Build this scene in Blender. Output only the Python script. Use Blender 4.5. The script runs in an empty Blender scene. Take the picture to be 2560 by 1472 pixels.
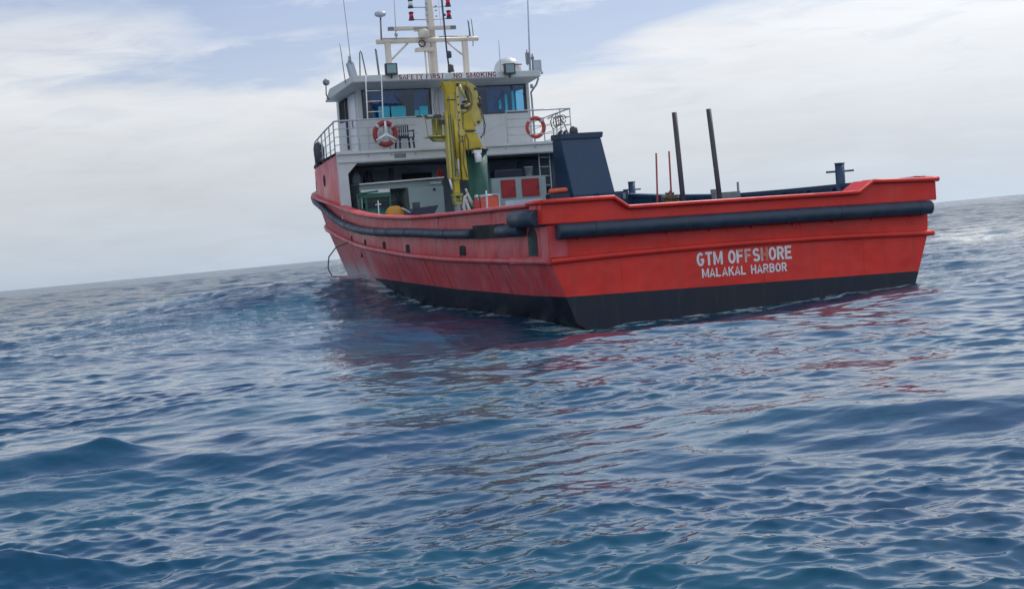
import bpy, bmesh, math, random
import numpy as np
from mathutils import Matrix, Vector
SC = bpy.context.scene
COL = SC.collection
rng = np.random.default_rng(11)
random.seed(5)
R_ = math.radians

# ------------------------------------------------------------------ camera
CAM_H = 1.6; ROLL = R_(5.42); PITCH = R_(1.8456)
cam_d = bpy.data.cameras.new('camera'); cam = bpy.data.objects.new('camera', cam_d); COL.objects.link(cam)
cam_d.sensor_width = 36; cam_d.lens = 56.25; cam_d.clip_start = .1; cam_d.clip_end = 60000
A = Vector((1, 0, 0)); B = Vector((0, math.sin(PITCH), math.cos(PITCH))); Fw = Vector((0, math.cos(PITCH), -math.sin(PITCH)))
rx = A*math.cos(ROLL) - B*math.sin(ROLL); uy = A*math.sin(ROLL) + B*math.cos(ROLL)
m3 = Matrix((rx, uy, -Fw)).transposed()
cam.matrix_world = Matrix.Translation((0, 0, CAM_H)) @ m3.to_4x4()
SC.camera = cam
def ray_azel(px, py):      # direction of a feature of the sky seen in the photograph
    u, v = px-1280, 736-py
    d = (rx*u + uy*v + Fw*4000).normalized()
    return math.atan2(d.x, d.y), math.asin(d.z)

# ------------------------------------------------------------------ light and sky
SUN_EL, SUN_AZ = 46.0, 34.0       # azimuth to the right of the view direction (+Y)
w = bpy.data.worlds.new('World'); SC.world = w; w.use_nodes = True
nt = w.node_tree; N = nt.nodes; Lk = nt.links; N.clear()
def nd(t, **k):
    n = N.new(t)
    for a, b in k.items(): setattr(n, a, b)
    return n
def mth(op, a, b=None, c=None, clamp=False):
    n = N.new('ShaderNodeMath'); n.operation = op; n.use_clamp = clamp
    for i, x in enumerate((a, b, c)):
        if x is None: continue
        if isinstance(x, (int, float)): n.inputs[i].default_value = x
        else: Lk.new(x, n.inputs[i])
    return n.outputs[0]
sky = nd('ShaderNodeTexSky'); sky.sky_type = 'NISHITA'; sky.sun_disc = False
sky.sun_elevation = R_(SUN_EL); sky.sun_rotation = R_(SUN_AZ); sky.air_density = 1.0; sky.dust_density = .35; sky.ozone_density = 3.5
tc = nd('ShaderNodeTexCoord'); sep = nd('ShaderNodeSeparateXYZ'); Lk.new(tc.outputs['Generated'], sep.inputs[0])
az = mth('ARCTAN2', sep.outputs[0], sep.outputs[1]); el = mth('ARCSINE', sep.outputs[2])
cmb = nd('ShaderNodeCombineXYZ'); Lk.new(mth('MULTIPLY', az, 6.0), cmb.inputs[0]); Lk.new(mth('MULTIPLY', el, 30.0), cmb.inputs[1])
def noise(vec, scale, detail, rough=.55, dist=0.0):
    n = N.new('ShaderNodeTexNoise'); n.inputs['Scale'].default_value = scale; n.inputs['Detail'].default_value = detail
    n.inputs['Roughness'].default_value = rough; n.inputs['Distortion'].default_value = dist
    Lk.new(vec, n.inputs['Vector']); return n.outputs['Fac']
n1 = noise(cmb.outputs[0], .9, 8, .55, .6)
n2 = noise(cmb.outputs[0], 2.6, 8, .6, .8)
n3 = noise(cmb.outputs[0], .35, 4, .5, .2)
wig = mth('MULTIPLY', mth('SUBTRACT', n1, .5), .085)
wig2 = mth('MULTIPLY', mth('SUBTRACT', n2, .5), .028)
elw = mth('ADD', mth('ADD', el, wig), wig2)
azw = mth('ADD', az, mth('MULTIPLY', mth('SUBTRACT', n3, .5), .12))
gapsum = None
def gauss(px, py, rxp, ryp, amp, tilt=0.0):
    a0, e0 = ray_azel(px, py)
    da = mth('SUBTRACT', azw, a0); de = mth('SUBTRACT', mth('SUBTRACT', elw, e0), mth('MULTIPLY', da, tilt))
    q = mth('ADD', mth('POWER', mth('ABSOLUTE', mth('DIVIDE', da, rxp/4000)), 2.4), mth('POWER', mth('ABSOLUTE', mth('DIVIDE', de, ryp/4000)), 2.4))
    return mth('MULTIPLY', mth('EXPONENT', mth('MULTIPLY', q, -1.0)), amp)
for g in [(250, -60, 620, 105, 1.0, -.03), (820, 15, 420, 60, .9, .0), (470, 168, 300, 52, .85, .03), (850, 140, 260, 60, .6, .0), (1150, 60, 240, 90, .75, 0.0),
          (1470, 70, 260, 85, 1.0, .18), (1720, 10, 330, 60, .7, .2), (1080, 150, 260, 40, .5, .0)]:
    v = gauss(*g); gapsum = v if gapsum is None else mth('ADD', gapsum, v)
front = mth('ADD', .5, mth('MULTIPLY', sep.outputs[1], .9), clamp=True)
high = mth('MULTIPLY', front, mth('MULTIPLY', mth('MINIMUM', mth('MAXIMUM', mth('SUBTRACT', el, .19), 0.0), .22), 4.2))
gapsum = mth('ADD', gapsum, high)
cover = mth('SUBTRACT', mth('ADD', 1.02, mth('MULTIPLY', mth('SUBTRACT', n2, .5), 1.5)), gapsum)
cover = mth('ADD', mth('MULTIPLY', mth('SUBTRACT', cover, .5), 1.15), .5, clamp=True)
veil = mth('SUBTRACT', .30, mth('MULTIPLY', mth('MULTIPLY', front, mth('MINIMUM', mth('MAXIMUM', mth('SUBTRACT', el, .19), 0.0), .22)), 1.0)); cover = mth('ADD', mth('MULTIPLY', cover, .66), veil)
ramp = nd('ShaderNodeValToRGB'); Lk.new(mth('MULTIPLY', el, 5.0, clamp=True), ramp.inputs[0])
cr = ramp.color_ramp; cr.elements[0].position = 0; cr.elements[0].color = (.435, .51, .60, 1)
cr.elements[1].position = 1; cr.elements[1].color = (.58, .64, .74, 1)
e = cr.elements.new(.22); e.color = (.54, .575, .62, 1)
e = cr.elements.new(.55); e.color = (.70, .715, .735, 1)
bright = mth('ADD', 1.0, mth('ADD', mth('MULTIPLY', mth('SUBTRACT', n2, .5), .16), mth('MULTIPLY', mth('SUBTRACT', n1, .5), .30)))
# thin veil grows brighter towards the sun
sd = Vector((math.sin(R_(SUN_AZ))*math.cos(R_(SUN_EL)), math.cos(R_(SUN_AZ))*math.cos(R_(SUN_EL)), math.sin(R_(SUN_EL))))
dp = nd('ShaderNodeVectorMath', operation='DOT_PRODUCT'); Lk.new(tc.outputs['Generated'], dp.inputs[0]); dp.inputs[1].default_value = sd
glow = mth('ADD', mth('MULTIPLY', mth('POWER', mth('MAXIMUM', dp.outputs['Value'], 0.0), 3.0), .22), mth('MULTIPLY', mth('POWER', mth('MAXIMUM', dp.outputs['Value'], 0.0), 30.0), .9))
bright = mth('ADD', bright, glow)
bright = mth('ADD', bright, mth('MULTIPLY', mth('SUBTRACT', 1.0, front), .22)); bright = mth('ADD', bright, mth('MULTIPLY', mth('MULTIPLY', az, front), .20))
bg1 = nd('ShaderNodeBackground'); bg1.inputs[1].default_value = .066; tint = nd('ShaderNodeVectorMath', operation='MULTIPLY'); tint.inputs[1].default_value = (1.15, 1.06, 1.20); Lk.new(sky.outputs[0], tint.inputs[0]); Lk.new(tint.outputs[0], bg1.inputs[0])
bg2 = nd('ShaderNodeBackground'); Lk.new(ramp.outputs[0], bg2.inputs[0]); Lk.new(bright, bg2.inputs[1])
mx = nd('ShaderNodeMixShader'); Lk.new(cover, mx.inputs[0]); Lk.new(bg1.outputs[0], mx.inputs[1]); Lk.new(bg2.outputs[0], mx.inputs[2])
wo = nd('ShaderNodeOutputWorld'); Lk.new(mx.outputs[0], wo.inputs[0])
sl = bpy.data.lights.new('sun', 'SUN'); sl.energy = 2.8; sl.angle = R_(.6); sl.color = (1, .95, .87)
so = bpy.data.objects.new('sun', sl); COL.objects.link(so); so.rotation_euler = (-sd).to_track_quat('-Z', 'Y').to_euler()
SC.view_settings.view_transform = 'Standard'; SC.view_settings.look = 'None'; SC.view_settings.exposure = 0.2; SC.view_settings.gamma = 1
try: SC.view_settings.use_curve_mapping = False
except Exception: pass

# ------------------------------------------------------------------ materials
def mat(name, col, rough=.5, metal=0.0, var=.15, streak=0.0, streak_col=(.2, .08, .04), scale=3.0, bump=0.0, spec=.5, coat=0.0):
    m = bpy.data.materials.new(name); m.use_nodes = True; t = m.node_tree; b = t.nodes['Principled BSDF']
    def new(k): return t.nodes.new(k)
    co = new('ShaderNodeTexCoord')
    no = new('ShaderNodeTexNoise'); no.inputs['Scale'].default_value = scale; no.inputs['Detail'].default_value = 6
    t.links.new(co.outputs['Object'], no.inputs['Vector'])
    mr = new('ShaderNodeMapRange'); mr.inputs[1].default_value = .3; mr.inputs[2].default_value = .7; mr.inputs[3].default_value = 1-var; mr.inputs[4].default_value = 1+var
    t.links.new(no.outputs['Fac'], mr.inputs[0])
    mul = new('ShaderNodeVectorMath'); mul.operation = 'SCALE'; mul.inputs[0].default_value = col[:3]; t.links.new(mr.outputs[0], mul.inputs['Scale'])
    out = mul.outputs[0]
    if streak > 0:
        mp = new('ShaderNodeMapping'); mp.inputs['Scale'].default_value = (5, 5, .35); t.links.new(co.outputs['Object'], mp.inputs[0])
        n2_ = new('ShaderNodeTexNoise'); n2_.inputs['Scale'].default_value = 1.0; n2_.inputs['Detail'].default_value = 7; n2_.inputs['Roughness'].default_value = .65
        t.links.new(mp.outputs[0], n2_.inputs['Vector'])
        m2 = new('ShaderNodeMapRange'); m2.inputs[1].default_value = .52; m2.inputs[2].default_value = .72; m2.inputs[3].default_value = 0; m2.inputs[4].default_value = streak
        t.links.new(n2_.outputs['Fac'], m2.inputs[0])
        mi = new('ShaderNodeMix'); mi.data_type = 'RGBA'; t.links.new(m2.outputs[0], mi.inputs[0]); t.links.new(out, mi.inputs[6]); mi.inputs[7].default_value = (*streak_col, 1)
        out = mi.outputs[2]
    t.links.new(out, b.inputs['Base Color'])
    r2 = new('ShaderNodeMapRange'); r2.inputs[1].default_value = .3; r2.inputs[2].default_value = .7; r2.inputs[3].default_value = rough*.8; r2.inputs[4].default_value = min(1, rough*1.25)
    t.links.new(no.outputs['Fac'], r2.inputs[0]); t.links.new(r2.outputs[0], b.inputs['Roughness'])
    b.inputs['Metallic'].default_value = metal
    b.inputs['Specular IOR Level'].default_value = spec
    b.inputs['Coat Weight'].default_value = coat
    if bump > 0:
        bp = new('ShaderNodeBump'); bp.inputs['Strength'].default_value = bump; bp.inputs['Distance'].default_value = .02
        t.links.new(no.outputs['Fac'], bp.inputs['Height']); t.links.new(bp.outputs[0], b.inputs['Normal'])
    return m
M = {}
# weathered hull red: chalky patches with some sky sheen painted in, rust runs, plating ripple
def hull_red(name, col, chalk_sheen, runs):
    m = mat(name, col, .42, spec=.38, var=.12, scale=.9, streak=runs, streak_col=(.30, .045, .03), bump=0)
    t = m.node_tree; b = t.nodes['Principled BSDF']
    co = t.nodes.new('ShaderNodeTexCoord')
    src = b.inputs['Base Color'].links[0].from_socket
    mp = t.nodes.new('ShaderNodeMapping'); mp.inputs['Scale'].default_value = (1.6, 1.6, .45); t.links.new(co.outputs['Object'], mp.inputs[0])
    n = t.nodes.new('ShaderNodeTexNoise'); n.inputs['Scale'].default_value = 1.3; n.inputs['Detail'].default_value = 9; n.inputs['Roughness'].default_value = .7
    t.links.new(mp.outputs[0], n.inputs['Vector'])
    mr = t.nodes.new('ShaderNodeMapRange'); mr.inputs[1].default_value = .45; mr.inputs[2].default_value = .75; mr.inputs[3].default_value = 0; mr.inputs[4].default_value = chalk_sheen
    t.links.new(n.outputs['Fac'], mr.inputs[0])
    mi = t.nodes.new('ShaderNodeMix'); mi.data_type = 'RGBA'; t.links.new(mr.outputs[0], mi.inputs[0]); t.links.new(src, mi.inputs[6]); mi.inputs[7].default_value = (.58, .32, .36, 1)
    # small dark chips
    v = t.nodes.new('ShaderNodeTexNoise'); v.inputs['Scale'].default_value = 5.5; v.inputs['Detail'].default_value = 3
    t.links.new(co.outputs['Object'], v.inputs['Vector'])
    m2 = t.nodes.new('ShaderNodeMapRange'); m2.inputs[1].default_value = .735; m2.inputs[2].default_value = .77; m2.inputs[3].default_value = 0; m2.inputs[4].default_value = .85 if runs > .3 else .3
    t.links.new(v.outputs['Fac'], m2.inputs[0])
    m3_ = t.nodes.new('ShaderNodeMix'); m3_.data_type = 'RGBA'; t.links.new(m2.outputs[0], m3_.inputs[0]); t.links.new(mi.outputs[2], m3_.inputs[6]); m3_.inputs[7].default_value = (.10, .03, .03, 1)
    t.links.new(m3_.outputs[2], b.inputs['Base Color'])
    w1 = t.nodes.new('ShaderNodeTexNoise'); w1.inputs['Scale'].default_value = 1.1; w1.inputs['Detail'].default_value = 2; t.links.new(co.outputs['Object'], w1.inputs['Vector'])
    bp = t.nodes.new('ShaderNodeBump'); bp.inputs['Strength'].default_value = .6; bp.inputs['Distance'].default_value = .10
    t.links.new(w1.outputs['Fac'], bp.inputs['Height']); t.links.new(bp.outputs[0], b.inputs['Normal'])
    return m
M['red'] = hull_red('transom_red_paint', (.68, .034, .024), .05, .35)
def add_salt(m):
    t = m.node_tree; b = t.nodes['Principled BSDF']; src = b.inputs['Base Color'].links[0].from_socket
    co = t.nodes.new('ShaderNodeTexCoord'); sp = t.nodes.new('ShaderNodeSeparateXYZ'); t.links.new(co.outputs['Object'], sp.inputs[0])
    mp = t.nodes.new('ShaderNodeMapping'); mp.inputs['Scale'].default_value = (2, 2, .5); t.links.new(co.outputs['Object'], mp.inputs[0])
    n = t.nodes.new('ShaderNodeTexNoise'); n.inputs['Scale'].default_value = 1.6; n.inputs['Detail'].default_value = 7; t.links.new(mp.outputs[0], n.inputs['Vector'])
    def mr(src_, a, b__, c_, d_):
        q = t.nodes.new('ShaderNodeMapRange'); q.interpolation_type = 'SMOOTHSTEP'
        for i, v in zip((1, 2, 3, 4), (a, b__, c_, d_)): q.inputs[i].default_value = v
        t.links.new(src_, q.inputs[0]); return q.outputs[0]
    def mu(op, a, b__):
        q = t.nodes.new('ShaderNodeMath'); q.operation = op; q.use_clamp = True
        for i, v in enumerate((a, b__)):
            if isinstance(v, (int, float)): q.inputs[i].default_value = v
            else: t.links.new(v, q.inputs[i])
        return q.outputs[0]
    k = mu('MULTIPLY', mr(sp.outputs[1], 12.5, 18, 0, .95), mr(sp.outputs[2], .75, 1.6, 1.0, 0))
    k = mu('MULTIPLY', k, mr(n.outputs['Fac'], .34, .58, .35, 1))
    mi = t.nodes.new('ShaderNodeMix'); mi.data_type = 'RGBA'; t.links.new(k, mi.inputs[0]); t.links.new(src, mi.inputs[6]); mi.inputs[7].default_value = (.30, .50, .56, 1)
    t.links.new(mi.outputs[2], b.inputs['Base Color'])
M['redside'] = hull_red('side_red_paint', (.56, .060, .068), .36, .8); add_salt(M['redside'])  # pinker hull red: real chalk plus grazing sky sheen put into the colour
M["black"] = mat("black_bottom_paint", (.006, .012, .026), .5, var=.4, scale=1.2, streak=.35, streak_col=(.05, .055, .06))
M['rubber'] = mat('rubber', (.024, .042, .070), .5, var=.3, scale=4, bump=.4)
M['dark'] = mat('dark_blue_black_paint', (.014, .044, .100), .45, var=.15, scale=1.5, streak=.2, streak_col=(.03, .04, .06))
M['hole'] = mat('dark_opening', (.01, .014, .016), .8, var=.1)
M['greenhole'] = mat('dark_green_opening', (.008, .03, .032), .6, var=.2)
M['white'] = mat('white_paint', (.57, .60, .61), .45, var=.06, scale=2, streak=.22, streak_col=(.42, .40, .36))
M['cream'] = mat('cream_mast_paint', (.66, .60, .52), .5, var=.08, scale=3, streak=.3, streak_col=(.45, .33, .22))
M['lifeshade'] = mat('lifebuoy_shaded_red', (.30, .03, .035), .6, var=.2, scale=6)  # darker copy of the lifebuoy red, shade put into the colour
M['whiteplain'] = mat('white_enamel', (.76, .78, .79), .35, var=.04)
M['greyw'] = mat('grey_white_rail_paint', (.42, .47, .53), .4, var=.15, scale=5)
M['grey'] = mat('grey_metal', (.20, .22, .24), .45, metal=.2, var=.2)
M['dgrey'] = mat('dark_grey', (.05, .055, .065), .5, var=.2)
M['yellow'] = mat('crane_yellow', (.50, .385, .03), .38, var=.16, scale=2.5, streak=.35, streak_col=(.20, .13, .03))
M['yelgreen'] = mat('faded_yellow_green', (.32, .31, .09), .5, var=.15, scale=2)
M['yelgreen2'] = mat('pale_crane_yellow', (.52, .44, .12), .42, var=.15, scale=3, streak=.3, streak_col=(.25, .18, .06))  # paler, greyer crane yellow for the lever, link and side plates
M['green'] = mat('dark_green_paint', (.015, .10, .075), .45, var=.2)
M['teal'] = mat('pale_teal_panel', (.32, .42, .43), .5, var=.06)
M['orange'] = mat('orange_red', (.62, .10, .05), .5, var=.15, scale=4)
M['lifering'] = mat('lifebuoy_orange', (.48, .055, .045), .5, var=.1, scale=6)
M['maroon'] = mat('maroon_panel', (.35, .03, .035), .5, var=.15)
M['inner'] = mat('shelter_inner_paint', (.56, .66, .78), .6, var=.25, scale=1.2)
M['deck'] = mat('deck_paint', (.15, .17, .20), .7, var=.3, scale=1.5)
M['pole'] = mat('dark_pole_paint', (.055, .05, .065), .5, var=.25, scale=4)
M['redpole'] = mat('red_pole_paint', (.34, .05, .05), .5, var=.2)
M['letter'] = mat('letter_white', (.70, .72, .74), .5, var=.12, scale=8)
M['letterworn'] = mat('letter_worn', (.56, .20, .15), .5, var=.3, scale=14)
M['letterhalf'] = mat('letter_half_worn', (.58, .42, .38), .5, var=.3, scale=14)
M['signred'] = mat('sign_red', (.20, .015, .05), .5, var=.1)
M['redlamp'] = mat('red_lamp_glass', (.62, .01, .05), .15, var=.05)
M['lampglass'] = mat('floodlight_glass', (.16, .30, .33), .12, var=.1, coat=.5)
M['rope'] = mat('rope', (.12, .11, .11), .9, var=.3, scale=30)
M['hose'] = mat('pale_hose', (.45, .45, .43), .7, var=.15)
M['navy'] = mat('navy_plastic', (.012, .022, .05), .45, var=.1)
M['curtain'] = mat('blue_curtain', (.05, .50, .85), .8, var=.3, scale=5)
M['cyan'] = mat('painted_window_sky', (.05, .50, .68), .5, var=.1, scale=6)  # bright sky beyond the far windows, put into the colour
M['tan'] = mat('orange_tan', (.50, .23, .03), .5, var=.2)
# dark tinted glass
gm = bpy.data.materials.new('tinted_glass'); gm.use_nodes = True; t = gm.node_tree; b = t.nodes['Principled BSDF']
t.nodes.remove(b); g1 = t.nodes.new('ShaderNodeBsdfGlossy'); g1.inputs['Roughness'].default_value = .03; g1.inputs['Color'].default_value = (.9, .95, 1, 1)
g2 = t.nodes.new('ShaderNodeBsdfTransparent'); g2.inputs['Color'].default_value = (.34, .62, .80, 1)
nz = t.nodes.new('ShaderNodeTexNoise'); nz.inputs['Scale'].default_value = .8
fr = t.nodes.new('ShaderNodeFresnel'); fr.inputs['IOR'].default_value = 1.5; bpn = t.nodes.new('ShaderNodeBump'); bpn.inputs['Strength'].default_value = .05
tcg = t.nodes.new('ShaderNodeTexCoord'); t.links.new(tcg.outputs['Object'], nz.inputs['Vector']); t.links.new(nz.outputs['Fac'], bpn.inputs['Height']); t.links.new(bpn.outputs[0], g1.inputs['Normal'])
mg = t.nodes.new('ShaderNodeMixShader'); t.links.new(fr.outputs[0], mg.inputs[0]); t.links.new(g2.outputs[0], mg.inputs[1]); t.links.new(g1.outputs[0], mg.inputs[2])
t.links.new(mg.outputs[0], t.nodes['Material Output'].inputs[0]); M['glass'] = gm

# ------------------------------------------------------------------ sea surface
SHIP_O = Vector((5.52096, 36.89315, -.374557))
def rotm(yaw, pitch, roll):
    return Matrix.Rotation(yaw, 3, 'Z') @ Matrix.Rotation(pitch, 3, 'X') @ Matrix.Rotation(roll, 3, 'Y')
SHIP_R = rotm(R_(22), R_(1.2), R_(.9))
SHIP_M = Matrix.Translation(SHIP_O) @ SHIP_R.to_4x4()

def build_sea():
    d = [1.2]
    while d[-1] < 5: d.append(d[-1]*1.01)
    while d[-1] < 38: d.append(d[-1]*1.003)
    while d[-1] < 60: d.append(d[-1]*1.0044)
    while d[-1] < 400: d.append(d[-1]*1.006)
    while d[-1] < 30000: d.append(d[-1]*1.025)
    d = np.array(d)
    fine = np.arange(-26, 26.001, .055); mid = np.arange(26.6, 60, .6); co = np.arange(62, 180, 3.0)
    ang = np.radians(np.concatenate([-co[::-1], -mid[::-1], fine, mid, co, [180.0]]))
    da = np.gradient(ang)
    nr, nc = len(d), len(ang)
    D, AN = np.meshgrid(d, ang, indexing='ij')
    X = D*np.sin(AN); Y = D*np.cos(AN)
    dr = np.gradient(d)[:, None]
    sp = np.maximum(dr*.8, D*da[None, :])
    Z = np.zeros_like(X); DX = np.zeros_like(X); DY = np.zeros_like(X)
    n = 215
    uu = (X+.6)*math.cos(R_(12))+(Y-29)*math.sin(R_(12)); vv = -(X+.6)*math.sin(R_(12))+(Y-29)*math.cos(R_(12))
    FAR = 1+2.2*np.clip((D-30)/200, 0, 1)
    rip = np.sin(.55*X+.9*Y+1.3*np.sin(.31*Y+.4*X))+np.sin(1.15*X-.42*Y+1.7*np.sin(.5*X+.23*Y)+2)+.7*np.sin(.23*X+.37*Y*1.3+4)
    RIP = .35+1.15/(1+np.exp(-2.2*rip))
    LEE = 1-.34*np.exp(-(uu/5.6)**4-(vv/14.0)**4)      # slick water in the lee of the ship
    lam = np.exp(np.linspace(math.log(17), math.log(.065), n))
    th = rng.normal(R_(256), 1, n)*0
    for i in range(n):
        L = lam[i]*rng.uniform(.93, 1.07)
        spread = .5 if L > 4 else (.62 if L > .8 else .66)
        a = R_(262) + rng.normal(0, spread)
        k = 2*math.pi/L
        s = .0048 if L > 6 else (.0064 if L > 1.8 else (.0115 if L > .7 else (.0190 if L > .12 else .014)))
        s *= rng.uniform(.6, 1.3)
        amp = s/k; ph = rng.uniform(0, 2*math.pi)
        f = np.clip((L/(sp*2.2) - .8)/1.0, 0, 1)
        rows = np.where(f.max(1) > 0)[0]
        if len(rows) == 0: continue
        r1 = rows[-1]+1
        cx, cy = math.cos(a), math.sin(a)
        x, y = X[:r1], Y[:r1]
        # slow modulation gives wave groups and calmer patches
        g = 1 + .55*np.sin(x*.13*math.cos(i)+y*.11*math.sin(i*1.7)+i*2.1)
        if L < .5: g = g*RIP[:r1]
        arg = k*(cx*x + cy*y) + ph + .6*np.sin(.21*k**.5*(x*cy - y*cx) + i)
        A_ = amp*g*f[:r1]
        A_ = A_*FAR[:r1]
        if L < 2.5: A_ = A_*LEE[:r1]
        sn = np.sin(arg)
        Z[:r1] += A_*(2.3*((1+sn)*.5)**1.7-.9) if .6 < L < 7 else A_*sn
        q = .85 if L > 3 else 1.25
        DX[:r1] += q*A_*cx*np.cos(arg); DY[:r1] += q*A_*cy*np.cos(arg)
    def bump(x0, y0, sx, sy, a, rot=0.0):
        c, s = math.cos(R_(rot)), math.sin(R_(rot))
        u = (X-x0)*c + (Y-y0)*s; v = -(X-x0)*s + (Y-y0)*c
        return a*np.exp(-(u/sx)**2-(v/sy)**2)
    Z += bump(4.2, 33.8, 9.0, 6.0, -.56, 22)       # trough the stern sits in
    Z += bump(-6.0, 51.2, 8, 5.5, 1.0, 10)           # crest running along the bow
    Z += bump(7.2, 27.5, 4.0, 2.4, .22, 22) + bump(3.0, 24.0, 5.0, 1.9, .08, 14)        # hump abreast of the stern
    Z += bump(-3.9, 14.7, 1.7, .6, .05, -8)
    Z += bump(-5.2, 14.2, 1.6, .6, .05, 12)
    Z += bump(-2.5, 12.6, 2.2, .9, -.12, -5)
    Z += bump(-2.95, 9.1, .5, .28, .16, -10)
    Z += bump(3.5, 12.0, 3.4, 1.0, .10, -14)
    pk = np.sqrt(((X+3.80)/.30)**2 + ((Y-14.5)/.12)**2); Z += .15*np.exp(-pk**1.1) + bump(-4.7, 14.3, 1.1, .3, .08, 10) + bump(-3.0, 14.0, .8, .25, .05, -25)
    X2 = X + DX; Y2 = Y + DY
    co_ = np.stack([X2, Y2, Z], -1).reshape(-1, 3).astype(np.float32)
    i0 = np.arange(nr-1)[:, None]*nc; j = np.arange(nc)[None, :]; jn = (j+1) % nc
    F = np.stack([i0+j, i0+jn, i0+nc+jn, i0+nc+j], -1).reshape(-1, 4).astype(np.int32)
    me = bpy.data.meshes.new('sea')
    me.vertices.add(len(co_)); me.vertices.foreach_set('co', co_.ravel())
    me.loops.add(F.size); me.loops.foreach_set('vertex_index', F[:, ::-1].ravel())
    me.polygons.add(len(F)); me.polygons.foreach_set('loop_start', np.arange(0, F.size, 4, dtype=np.int32)); me.polygons.foreach_set('loop_total', np.full(len(F), 4, dtype=np.int32))
    me.polygons.foreach_set('use_smooth', np.ones(len(F), dtype=bool))
    me.update(); me.validate()
    o = bpy.data.objects.new('sea', me); COL.objects.link(o); o['kind'] = 'structure'
    m = bpy.data.materials.new('sea_water'); m.use_nodes = True; t = m.node_tree; b = t.nodes['Principled BSDF']
    def new(k): return t.nodes.new(k)
    geo = new('ShaderNodeNewGeometry'); ln = new('ShaderNodeVectorMath'); ln.operation = 'LENGTH'; t.links.new(geo.outputs['Position'], ln.inputs[0])
    def mr(src, a, b_, c, d_, inter='LINEAR'):
        n_ = new('ShaderNodeMapRange'); n_.interpolation_type = inter
        for q_, v_ in zip((1, 2, 3, 4), (a, b_, c, d_)): n_.inputs[q_].default_value = v_
        t.links.new(src, n_.inputs[0]); return n_.outputs[0]
    rough = mr(ln.outputs['Value'], 15, 400, .02, .12)
    t.links.new(rough, b.inputs['Roughness'])
    b.inputs['IOR'].default_value = 1.333
    # body colour of the water: deep blue with greener, siltier drifts
    nb = new('ShaderNodeTexNoise'); nb.inputs['Scale'].default_value = .22; nb.inputs['Detail'].default_value = 5; t.links.new(geo.outputs['Position'], nb.inputs['Vector'])
    cr_ = new('ShaderNodeValToRGB'); t.links.new(nb.outputs['Fac'], cr_.inputs[0])
    cr_.color_ramp.elements[0].position = .36; cr_.color_ramp.elements[0].color = (.003, .036, .090, 1)
    cr_.color_ramp.elements[1].position = .66; cr_.color_ramp.elements[1].color = (.008, .076, .120, 1)
    # foam flecks: thin broken lines, only near where the hull works in the swell
    mp = new('ShaderNodeMapping'); mp.inputs['Rotation'].default_value = (0, 0, R_(-22)); mp.inputs['Scale'].default_value = (.9, 2.4, 1); t.links.new(geo.outputs['Position'], mp.inputs[0])
    nf = new('ShaderNodeTexNoise'); nf.inputs['Scale'].default_value = 1.7; nf.inputs['Detail'].default_value = 8; nf.inputs['Roughness'].default_value = .68; nf.inputs['Distortion'].default_value = .6
    t.links.new(mp.outputs[0], nf.inputs['Vector'])
    # distance to the hull box in ship axes
    tp = new('ShaderNodeVectorTransform')
    sb = new('ShaderNodeVectorMath'); sb.operation = 'SUBTRACT'; sb.inputs[1].default_value = SHIP_O; t.links.new(geo.outputs['Position'], sb.inputs[0])
    rt = new('ShaderNodeVectorRotate'); rt.rotation_type = 'Z_AXIS'; rt.inputs['Angle'].default_value = -R_(22); t.links.new(sb.outputs[0], rt.inputs['Vector'])
    sx_ = new('ShaderNodeSeparateXYZ'); t.links.new(rt.outputs[0], sx_.inputs[0])
    def mt(op, a, b__=None):
        n_ = new('ShaderNodeMath'); n_.operation = op
        for q_, v_ in enumerate((a, b__)):
            if v_ is None: continue
            if isinstance(v_, (int, float)): n_.inputs[q_].default_value = v_
            else: t.links.new(v_, n_.inputs[q_])
        return n_.outputs[0]
    ex = mt('MAXIMUM', mt('SUBTRACT', mt('ABSOLUTE', sx_.outputs[0]), 4.3), 0.0)
    ey = mt('MAXIMUM', mt('SUBTRACT', mt('ABSOLUTE', mt('SUBTRACT', sx_.outputs[1], 14.0)), 14.0), 0.0)
    dist = mt('SQRT', mt('ADD', mt('MULTIPLY', ex, ex), mt('MULTIPLY', ey, ey)))
    thr = mr(dist, 0, 2.2, .47, .78)
    foam = mr(mt('SUBTRACT', nf.outputs['Fac'], thr), 0.0, .05, 0, .8)
    mi = new('ShaderNodeMix'); mi.data_type = 'RGBA'; t.links.new(foam, mi.inputs[0]); t.links.new(cr_.outputs[0], mi.inputs[6]); mi.inputs[7].default_value = (.55, .66, .70, 1)
    t.links.new(mi.outputs[2], b.inputs['Base Color'])
    # ripples below the mesh's own detail, two scales
    m1 = new('ShaderNodeMapping'); m1.inputs['Rotation'].default_value = (0, 0, R_(12)); m1.inputs['Scale'].default_value = (1.0, 2.1, 1); t.links.new(geo.outputs['Position'], m1.inputs[0])
    a1 = new('ShaderNodeTexNoise'); a1.inputs['Scale'].default_value = 5.0; a1.inputs['Detail'].default_value = 2; a1.inputs['Roughness'].default_value = .6; a1.inputs['Distortion'].default_value = .5; t.links.new(m1.outputs[0], a1.inputs['Vector'])
    a2 = new('ShaderNodeTexNoise'); a2.inputs['Scale'].default_value = .55; a2.inputs['Detail'].default_value = 6; a2.inputs['Roughness'].default_value = .6; t.links.new(m1.outputs[0], a2.inputs['Vector'])
    b1 = new('ShaderNodeBump'); b1.inputs['Distance'].default_value = .035; t.links.new(a1.outputs['Fac'], b1.inputs['Height']); b1.inputs['Strength'].default_value = .10
    b2 = new('ShaderNodeBump'); t.links.new(a2.outputs['Fac'], b2.inputs['Height']); b2.inputs['Distance'].default_value = 1.4
    t.links.new(mr(ln.outputs['Value'], 25, 120, 0.0, 1.0), b2.inputs['Strength'])
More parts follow.
